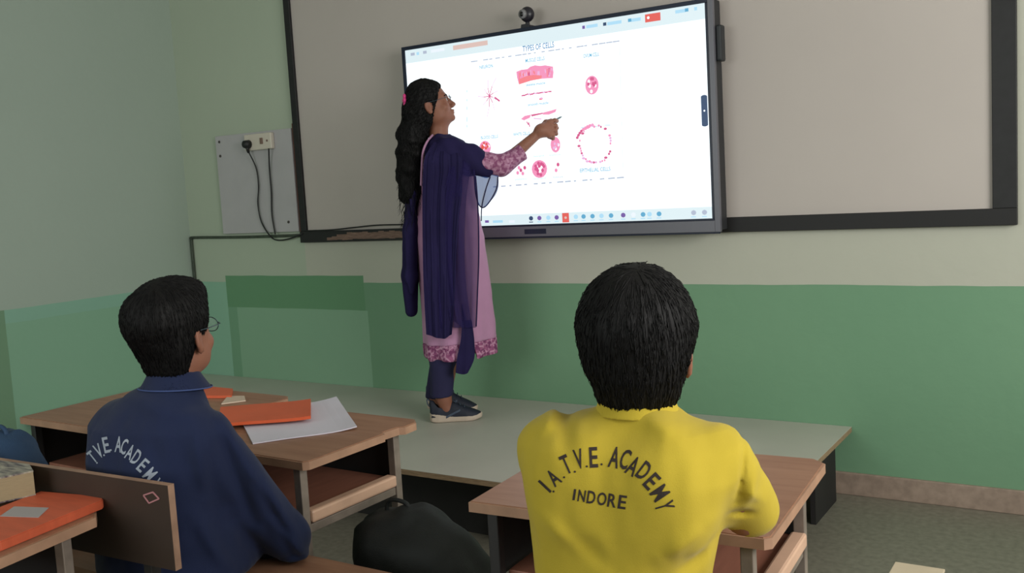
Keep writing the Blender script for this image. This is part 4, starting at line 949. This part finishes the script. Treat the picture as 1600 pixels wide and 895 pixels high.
# finer head laid over the coarse one
v_, f_ = nets(lambda P: smin(HW.sdf(P), cap(P, (0, 0.002, 1.30), (0, 0.012, 1.41), 0.0455, 0.0435), 0.02)-0.0003, (-0.10, -0.13, 1.31), (0.10, 0.12, 1.62), 0.0034)
me = bw.data; V = [tuple(x.co) for x in me.vertices]; Fc = [tuple(p.vertices) for p in me.polygons]; b0 = len(V); V += [tuple(x) for x in v_]; Fc += [tuple(int(i)+b0 for i in x) for x in f_]
m2 = bpy.data.meshes.new('body'); m2.from_pydata(V, [], Fc); m2.polygons.foreach_set('use_smooth', [True]*len(Fc)); m2.materials.append(M_skin); bw.data = m2
def hand_w(P):
    H = lambda px, py, x: SW(px, py, x)
    w0 = wrR
    d = cap(P, w0, H(847, 203, 0.10), 0.0225, 0.024)
    K_ = [H(858, 191, 0.092), H(861, 197, 0.100), H(861, 204, 0.104), H(858, 211, 0.104)]
    for k in K_: d = smin(d, cap(P, H(845, 204, 0.10), k, 0.021, 0.0125), 0.018)
    # index holds the pen with the thumb
    d = smin(d, chain(P, [K_[0], H(867, 188, 0.092), H(870, 189, 0.078), H(869, 190, 0.068)], [0.0115, 0.0098, 0.0085, 0.0075], 0.004), 0.006)
    for k, (a, b, c, e) in zip(K_[1:], (((868, 196), (870, 200), (864, 203), 0.058), ((868, 204), (869, 209), (862, 210), 0.060), ((864, 211), (864, 216), (857, 214), 0.064))):
        d = smin(d, chain(P, [k, H(*a, 0.100), H(*b, 0.082), H(*c, e)], [0.0112, 0.0100, 0.0090, 0.0078], 0.004), 0.004)
    d = smin(d, chain(P, [H(845, 200, 0.082), H(853, 191, 0.066), H(861, 189, 0.058), H(867, 189, 0.058)], [0.0150, 0.0120, 0.0100, 0.0085], 0.006), 0.010)
    return d
c = SW(855, 202, 0.085); add_to(bw, hand_w, c, np.array([0.062, 0.075, 0.065]), 0.0022)
eyes(HW, ww); spectacles(HW, ww, 0.022, 0.015)
# lips and pen
pen0, pen1 = SW(858, 192.5, 0.080), SW(878, 182, 0.066)
pw0, pw1 = FW.W(pen0), FW.W(pen1)
pen = tube('stylus_pen', [pw0, pw0+(pw1-pw0)*0.85, pw1], [0.0042, 0.0042, 0.0015], mat('stylus_grey', (92, 112, 118), rough=0.4), None, 10, label='thin grey stylus held by the woman against the display', cat='pen')
# tunic
ROW = [(212, 676, 702, 0.055), (222, 668, 722, 0.105), (238, 660, 735, 0.135), (262, 655, 742, 0.140), (290, 652, 743, 0.135), (330, 649, 748, 0.125), (370, 650, 756, 0.145), (435, 655, 765, 0.160), (502, 661, 774, 0.172), (556, 664, 778, 0.180)]
TABW = []
for py, b, f, xw in ROW:
    q0, q1 = SW(b, py, 0), SW(f, py, 0); TABW.append(((q0[2]+q1[2])/2, -xw, xw, q0[1], q1[1]))
HEMZ = lambda y: 0.318+0.06*(y-0.0)+0.35*np.maximum(y-0.12, 0)**1.0*0.1
FL_W = []
for a, b_, amp, wd in (((720, 300), (735, 500), 0.006, 0.014), ((700, 330), (705, 520), -0.006, 0.012), ((745, 340), (762, 520), 0.006, 0.012), ((735, 350), (750, 520), -0.006, 0.010), ((668, 350), (680, 530), 0.006, 0.012), ((655, 340), (666, 520), -0.004, 0.010)):
    FL_W.append((SW(*a, 0.14), SW(*b_, 0.16), amp, wd))
def kurta_core(P):
    d = torso(P, TABW, 2.15)
    an = np.arctan2(P[..., 0], P[..., 1]-0.03); lowm = np.clip((0.85-P[..., 2])/0.5, 0, 1)
    return d+folds(P, FL_W)+lowm*0.006*np.sin(an*9+P[..., 2]*3)+0.002*noise(P, 20, 23)
def kurta_shell(P, zlo, zhi, grow=0.0):
    d = kurta_core(P)-grow; d = smax(d, -(d+0.016)-9.0*(P[..., 2] > 0.60), 0.004)
    z = P[..., 2]-0.05*P[..., 1]
    d = np.maximum(d, zlo-z); d = np.maximum(d, z-zhi)
    yc = SW(733, 540, 0.18)[1]-0.020*(P[..., 2]-0.33)/0.2; wdt = 0.030*np.clip((0.56-P[..., 2])/0.24, 0, 1)
    slit = np.maximum(np.maximum(np.abs(P[..., 1]-yc)-wdt, P[..., 2]-0.56), 0.02-P[..., 0])
    return np.maximum(d, -slit)
ku = sdf_obj('tunic', lambda P: smax(kurta_shell(P, 0.372, 2), -cap(P, (0, 0, 1.29), (0, 0.02, 1.42), 0.048), 0.005), (-0.22, -0.17, 0.34), (0.22, 0.26, 1.38), 0.0062, M_kurta, ww)
sdf_obj('tunic_border', lambda P: kurta_shell(P, 0.298, 0.374, 0.0012), (-0.23, -0.17, 0.26), (0.23, 0.26, 0.42), 0.005, M_band, ww, label='patterned maroon and pink hem band')
s0, s1, s2 = SW(735, 250, 0.125), elR, SW(817, 237, 0.112)
sdf_obj('sleeve', lambda P: smax(chain(P, [s0, s1, s2, s2+(s2-s1)*0.2], [0.052, 0.048, 0.036, 0.035], 0.015)+0.002*noise(P, 30, 33), ((P-s2)@((s2-s1)/np.linalg.norm(s2-s1))), 0.004), s1-np.array([0.09, 0.22, 0.14]), s1+np.array([0.09, 0.16, 0.14]), 0.0045, M_sleeve, ww, label='patterned mauve sleeve reaching past the elbow')
sdf_obj('sleeve', lambda P: cap(P, (-0.14, 0.0, 1.2), (-0.168, -0.02, 1.0), 0.052, 0.048)+0.002*noise(P, 30, 35), (-0.24, -0.1, 0.9), (-0.06, 0.1, 1.28), 0.007, M_sleeve, ww)
# trousers
ankN = SW(690, 617, 0.06)
def salwar(P):
    d = chain(P, [(0.055, 0.0, 0.62), SW(693, 555, 0.06), ankN], [0.075, 0.062, 0.053], 0.03)
    d2 = chain(P, [(-0.06, 0.0, 0.62), (-0.07, -0.025, 0.35), (-0.090, -0.086, 0.09)], [0.075, 0.06, 0.052], 0.03)
    zc = ankN[2]-0.005
    e = smax(d, zc-P[..., 2], 0.006); e2 = smax(d2, 0.085-P[..., 2], 0.006)
    return smin(e, e2, 0.015)+0.003*noise(P*np.array([1.5, 1.5, 0.5]), 22, 41)
sdf_obj('trousers', salwar, (-0.18, -0.17, 0.08), (0.17, 0.12, 0.68), 0.0055, M_salwar, ww)
# sneakers
def sneaker(o, heading, pitch):
    t = bpy.data.objects.new('sneaker', None); COL.objects.link(t); t.parent = ww; t.location = o; t.rotation_euler = (R(pitch), 0, R(-heading))
    def outline(y):  # half width along the length 0..0.245
        return np.interp(y, [0, 0.01, 0.04, 0.10, 0.17, 0.215, 0.24, 0.247], [0.012, 0.026, 0.033, 0.034, 0.043, 0.038, 0.020, 0.006])
    def sole(P):
        y = P[..., 1]; hw = outline(np.clip(y, 0, 0.247)); top = np.interp(y, [0, 0.05, 0.12, 0.20, 0.25], [0.050, 0.042, 0.030, 0.028, 0.034]); bot = np.interp(y, [0, 0.03, 0.2, 0.25], [0.006, 0.001, 0.001, 0.012])
        d = np.abs(P[..., 0])-hw; d = smax(d, np.maximum(P[..., 2]-top, bot-P[..., 2]), 0.006); return smax(d, np.maximum(-y, y-0.247), 0.006)
    def upper(P):
        y = P[..., 1]; hw = outline(np.clip(y, 0, 0.247))*0.95; top = np.interp(y, [0, 0.02, 0.075, 0.11, 0.16, 0.21, 0.24], [0.108, 0.104, 0.082, 0.094, 0.070, 0.050, 0.036])
        zz = (P[..., 2]-0.02)/(top-0.02); w_ = hw*np.sqrt(np.clip(1-np.clip(zz, 0, 1)**2.6, 0, 1))*1.02+0.001
        d = smax(np.abs(P[..., 0])-w_, np.maximum(P[..., 2]-top, 0.018-P[..., 2]), 0.008); d = smax(d, np.maximum(0.002-y, y-0.243), 0.008)
        return smax(d*0.8, -cap(P, (0, 0.052, 0.082), (0, 0.045, 0.13), 0.026, 0.030), 0.004)
    u = sdf_obj('upper', upper, (-0.055, -0.01, 0.0), (0.055, 0.26, 0.125), 0.0032, M_shoe, t)
    sdf_obj('sole', sole, (-0.055, -0.01, -0.005), (0.055, 0.26, 0.06), 0.0032, M_sole, t)
    for i in range(3): tube('lace', spline([(-0.022, 0.125+i*0.02, 0.090-i*0.012), (0, 0.122+i*0.02, 0.0985-i*0.0125), (0.022, 0.125+i*0.02, 0.090-i*0.012)], 4), 0.0022, M_shoeg, t, 5)
    tube('heel_loop', spline([(0, 0.004, 0.10), (0, -0.008, 0.112), (0, -0.006, 0.088), (0, 0.002, 0.075)], 4), 0.003, M_shoeg, t, 5)
    sdf_obj('side_stripe', lambda P: np.maximum(np.abs(upper(P))-0.0016, np.maximum(np.abs((P[..., 2]-0.036)-0.45*(P[..., 1]-0.10))-0.006, np.abs(P[..., 1]-0.11)-0.035)), (-0.055, 0.06, 0.01), (0.055, 0.16, 0.09), 0.0026, M_shoeg, t)
    return t
h0 = SW(672, 656, 0.06); sneaker((0.06, h0[1], 0.0), 0, 0)
sneaker((-0.095, -0.135, 0.030), 0, -7)
# ---- dupatta (scarf): thick draped part over shoulder and upper arm, then loose sheets
dA, dB, dC = SW(703, 238, 0.12), SW(736, 250, 0.135), SW(763, 262, 0.13)
def dup_top(P):
    d = kurta_core(P)-0.012
    zt = P[..., 2]
    d = np.maximum(d, 1.155-zt+0.0*P[..., 0]); d = np.maximum(d, -0.02-P[..., 0]+0.3*(1.3-zt)*0)
    qf = (P-dB)*np.array([1.3, 1, 1])+dB; a = chain(qf, [(v-dB)*np.array([1.3, 1, 1])+dB for v in (dA, dB, dC)], [0.070, 0.064, 0.046], 0.03); n_ = (dC-dB)/np.linalg.norm(dC-dB); a = smax(a, (P-dC)@n_-0.026, 0.006)
    a = smax(a, 1.112-P[..., 2], 0.01)
    d = smin(d, a, 0.03)
    bk = SW(664, 240, 0.1)[1]
    d = smax(d, (bk+0.10*(1.25-zt))*1.0-P[..., 1], 0.005)
    d = d+0.004*np.sin(P[..., 1]*95+P[..., 2]*60)*0.6+0.003*noise(P, 26, 51)
    return smax(d, -cap(P, (0, 0.0, 1.29), (0, 0.02, 1.42), 0.050), 0.006)
du = sdf_obj('dupatta', dup_top, (-0.06, -0.13, 1.08), (0.24, 0.27, 1.36), 0.0052, M_dup, ww, label='navy scarf draped over shoulder and upper arm')
def cloth(name, rows, m, par, nu=40, nv=60, amp=0.006, freq=9, phase=0.0, th=0.0, **k):
    """rows: top-to-bottom list of left-to-right control points (local)"""
    RR = []
    for r in rows:
        s = spline(r, 10); s = [s[int(round(i*(len(s)-1)/nu))] for i in range(nu+1)]; RR.append(s)
    G = []
    cols = [spline([RR[i][j] for i in range(len(RR))], 12) for j in range(nu+1)]
    L = len(cols[0]); V = []; Fc = []
    for i in range(nv+1):
        ii = i*(L-1)/nv; a = int(min(L-2, math.floor(ii))); t = ii-a
        for j in range(nu+1):
            p = cols[j][a]*(1-t)+cols[j][a+1]*t; u = j/nu; v = i/nv
            p = p+np.array([amp*(0.35+0.65*v)*math.sin(freq*2*math.pi*u+phase+1.6*math.sin(3*v+u*2)), 0, 0]); V.append(p)
    for i in range(nv):
        for j in range(nu): a = i*(nu+1)+j; Fc.append((a, a+1, a+nu+2, a+nu+1))
    return mesh_obj(name, V, Fc, m, par, True, **k)
def rw(py, pxs, x): return [SW(p, py+(dy if False else 0), x) for p in pxs]
# sheer panel to the front edge
cloth('dupatta_panel', [rw(240, (672, 690, 712, 736), 0.150), rw(268, (668, 690, 715, 742), 0.176), rw(300, (664, 690, 720, 745), 0.168), rw(350, (662, 690, 720, 747), 0.170), rw(420, (662, 690, 718, 747), 0.186), rw(470, (664, 690, 716, 746), 0.198), [SW(666, 521, 0.206), SW(692, 512, 0.208), SW(718, 512, 0.208), SW(744, 512, 0.206)]], M_dups, du, amp=0.006, freq=4, label='sheer outer layer hanging to the tunic hem')
# denser folded layers at the back half
cloth('dupatta_panel', [rw(222, (678, 688, 700, 714), 0.125), rw(245, (664, 680, 700, 722), 0.186), rw(270, (661, 680, 700, 722), 0.190), rw(300, (660, 678, 696, 722), 0.178), rw(350, (660, 676, 694, 716), 0.180), rw(420, (661, 678, 694, 712), 0.196), rw(470, (663, 678, 694, 710), 0.207), [SW(666, 522, 0.216), SW(680, 527, 0.218), SW(694, 529, 0.218), SW(706, 522, 0.216)]], M_dup, du, amp=0.007, freq=3.3, phase=1.0)
cloth('dupatta_panel', [rw(242, (704, 714, 726, 736), 0.176), rw(270, (700, 710, 722, 734), 0.192), rw(320, (690, 702, 714, 728), 0.176), rw(400, (692, 702, 714, 726), 0.190), rw(460, (696, 706, 716, 730), 0.203), [SW(704, 500, 0.212), SW(714, 505, 0.213), SW(724, 512, 0.213), SW(738, 510, 0.212)]], M_dups, du, amp=0.006, freq=2.5, phase=2.0)
# border line along the front edge
tube('dupatta_border', spline([SW(743, 275, 0.170), SW(747, 330, 0.171), SW(748, 400, 0.184), SW(746, 460, 0.198), SW(744, 510, 0.206)]), 0.0032, M_dup, du, 6)
# tail hanging in the slit
cloth('dupatta_tail', [rw(500, (722, 730, 737), 0.200), rw(530, (720, 730, 741), 0.200), rw(560, (714, 726, 741), 0.196), [SW(712, 582, 0.192), SW(722, 585, 0.192), SW(731, 583, 0.192)]], M_dup, du, nu=20, nv=30, amp=0.004, freq=2)
# sheer loop under the raised arm
cloth('dupatta_loop', [rw(270, (741, 752, 765, 778), 0.14), rw(290, (742, 754, 767, 779), 0.145), rw(305, (744, 754, 765, 774), 0.145), [SW(747, 319, 0.145), SW(752, 323, 0.145), SW(757, 323, 0.145), SW(763, 318, 0.145)]], M_duploop, du, nu=24, nv=24, amp=0.004, freq=2, label='pale translucent fold under the raised arm')
tube('dupatta_border', spline([SW(741, 272, 0.146), SW(743, 300, 0.146), SW(748, 319, 0.146), SW(756, 324, 0.146), SW(767, 312, 0.146), SW(776, 294, 0.146), SW(778, 276, 0.146)]), 0.003, M_dup, du, 6)
tube('dupatta_border', spline([SW(766, 276, 0.150), SW(759, 296, 0.150), SW(753, 322, 0.150), SW(752, 345, 0.165)]), 0.0028, M_dup, du, 6)
# end that falls behind her back
def dup_back(P):
    pts = [SW(652, 232, 0.05), SW(645, 300, 0.03), SW(643, 360, 0.0), SW(641, 430, 0.0), SW(643, 486, 0.0)]
    q = P.copy(); q = (q-pts[2])*np.array([0.42, 1, 1])+pts[2]
    p2 = [(p-pts[2])*np.array([0.42, 1, 1])+pts[2] for p in pts]
    d = chain(q, p2, [0.020, 0.028, 0.036, 0.036, 0.026], 0.02)
    an = np.sin(P[..., 0]*110+P[..., 1]*60+P[..., 2]*8)
    return d+0.004*an+0.003*noise(P*np.array([1, 1, 0.4]), 24, 61)
sdf_obj('dupatta_back_end', dup_back, (-0.13, -0.26, 0.36), (0.15, -0.02, 1.32), 0.0058, M_dup, du, label='folded end of the scarf hanging behind the back')
# pink strip of tunic between hair and scarf is the tunic itself; dupatta edge piping at the neck
tube('neck_border', spline([SW(676, 211, 0.05), SW(667, 222, 0.10), SW(661, 238, 0.13), SW(659, 262, 0.152), SW(658, 290, 0.158)]), 0.0055, M_kurta, ku, 6, label='lighter edge of the tunic by the neck')
# hair
def hair_w(P):
    q = HW.q(P)
    d = ell(q, (0, -0.012, 0.034), (0.081, 0.101, 0.098))
    d = smin(d, ell(q, (0, -0.045, -0.012), (0.074, 0.064, 0.070)), 0.03)
    d = smax(d, (q@np.array([0, 0.84, -0.54]))-0.026, 0.010)
    for s in (-1, 1): d = smax(d, -ell(q, (s*0.090, -0.004, -0.018), (0.036, 0.024, 0.036)), 0.006)
    pts = [SW(659, 150, 0), SW(653, 180, 0.01), SW(645, 210, 0.02), SW(641, 240, 0.025), SW(641, 272, 0.03), SW(642, 303, 0.03), SW(648, 330, 0.03)]
    q2 = P.copy(); q2[..., 0] = q2[..., 0]*0.75; p2 = [p*np.array([0.75, 1, 1]) for p in pts]
    m = chain(q2, p2, [0.062, 0.062, 0.062, 0.058, 0.056, 0.046, 0.016], 0.03)
    m = m+0.003*np.sin(P[..., 2]*62+P[..., 1]*30+4*noise(P, 9, 71))+0.007*noise(P, 20, 72)+0.004*noise(P*np.array([2, 2, 0.8]), 34, 76)
    side = ell(q, (0.056, -0.050, -0.034), (0.024, 0.034, 0.055)); d = smin(d, side, 0.02)
    d = smin(d, m, 0.03)
    for s in (-1, 1): d = smax(d, -ell(q, (s*0.098, -0.006, -0.014), (0.050, 0.025, 0.034)), 0.006)
    an = np.arctan2(q[..., 0], q[..., 2]); 
    return d+0.0018*np.sin(an*40+noise(P, 10, 75)*4)*np.clip(1.6-(1.6-P[..., 2])*5, 0, 1)+0.0012*noise(P*np.array([2.5, 2.5, 0.5]), 40, 74)
hv, hf = nets(hair_w, (-0.13, -0.24, 0.92), (0.14, 0.10, 1.63), 0.0048)
rs = np.random.RandomState(9); sel = hv[rs.choice(len(hv), 1400)]
def flw(p):
    v = p-HW.w((0, 0.03, 0.10)); v = v/(np.linalg.norm(v, axis=-1, keepdims=True)+1e-6); t = np.clip((1.45-p[:, 2:3])/0.1, 0, 1)
    return v*(1-t)*np.array([0.5, 1, 1])+np.array([0, -0.1, -1.0])*(0.35+t)
tv_, tf_ = tufts(hair_w, sel, flw, 11, 0.009, 0.0017, 0.0008, 0.0045, 13)
# wispy curls standing off the outline
WV, WF = [], []
for i in range(170):
    z = 0.96+rs.rand()*0.42; px0 = SW(641, 240, 0)[1]; a0 = rs.rand()*6.28
    st = np.array([0.03+0.075*math.cos(a0), px0+0.01+0.055*math.sin(a0), z]); pts = [st]
    ph = rs.rand()*6.28; dr = np.array([math.cos(a0)*0.25, math.sin(a0)*0.30-0.02, -1])
    for k in range(8):
        st = st+dr*0.010+np.array([0.003*math.cos(ph+k*1.1), 0.0045*math.sin(ph+k*1.1), 0]); pts.append(st)
    tube_geo(pts, [0.0011]*7+[0.0007, 0.0002], 4, WV, WF)
V = [tuple(x) for x in hv]; Fc = [tuple(x) for x in hf]
for ev, ef in ((tv_, tf_), (WV, WF)):
    b0 = len(V); V += [tuple(x) for x in ev]; Fc += [tuple(int(i)+b0 for i in x) for x in ef]
mesh_obj('hair', V, Fc, M_hair, ww, True)
# pink flower clip
cpt = SW(633, 157, 0.03)
def clip_(P):
    d = ell(P, cpt, (0.014, 0.014, 0.012))
    for i in range(6):
        a = i*math.pi/3; d = smin(d, ell(P, cpt+np.array([0.016*math.cos(a), -0.002, 0.020*math.sin(a)]), (0.013, 0.008, 0.013)), 0.004)
    return d
sdf_obj('hair_clip', clip_, cpt-0.05, cpt+0.05, 0.003, M_pinkc, ww, label='pink flower hair clip')
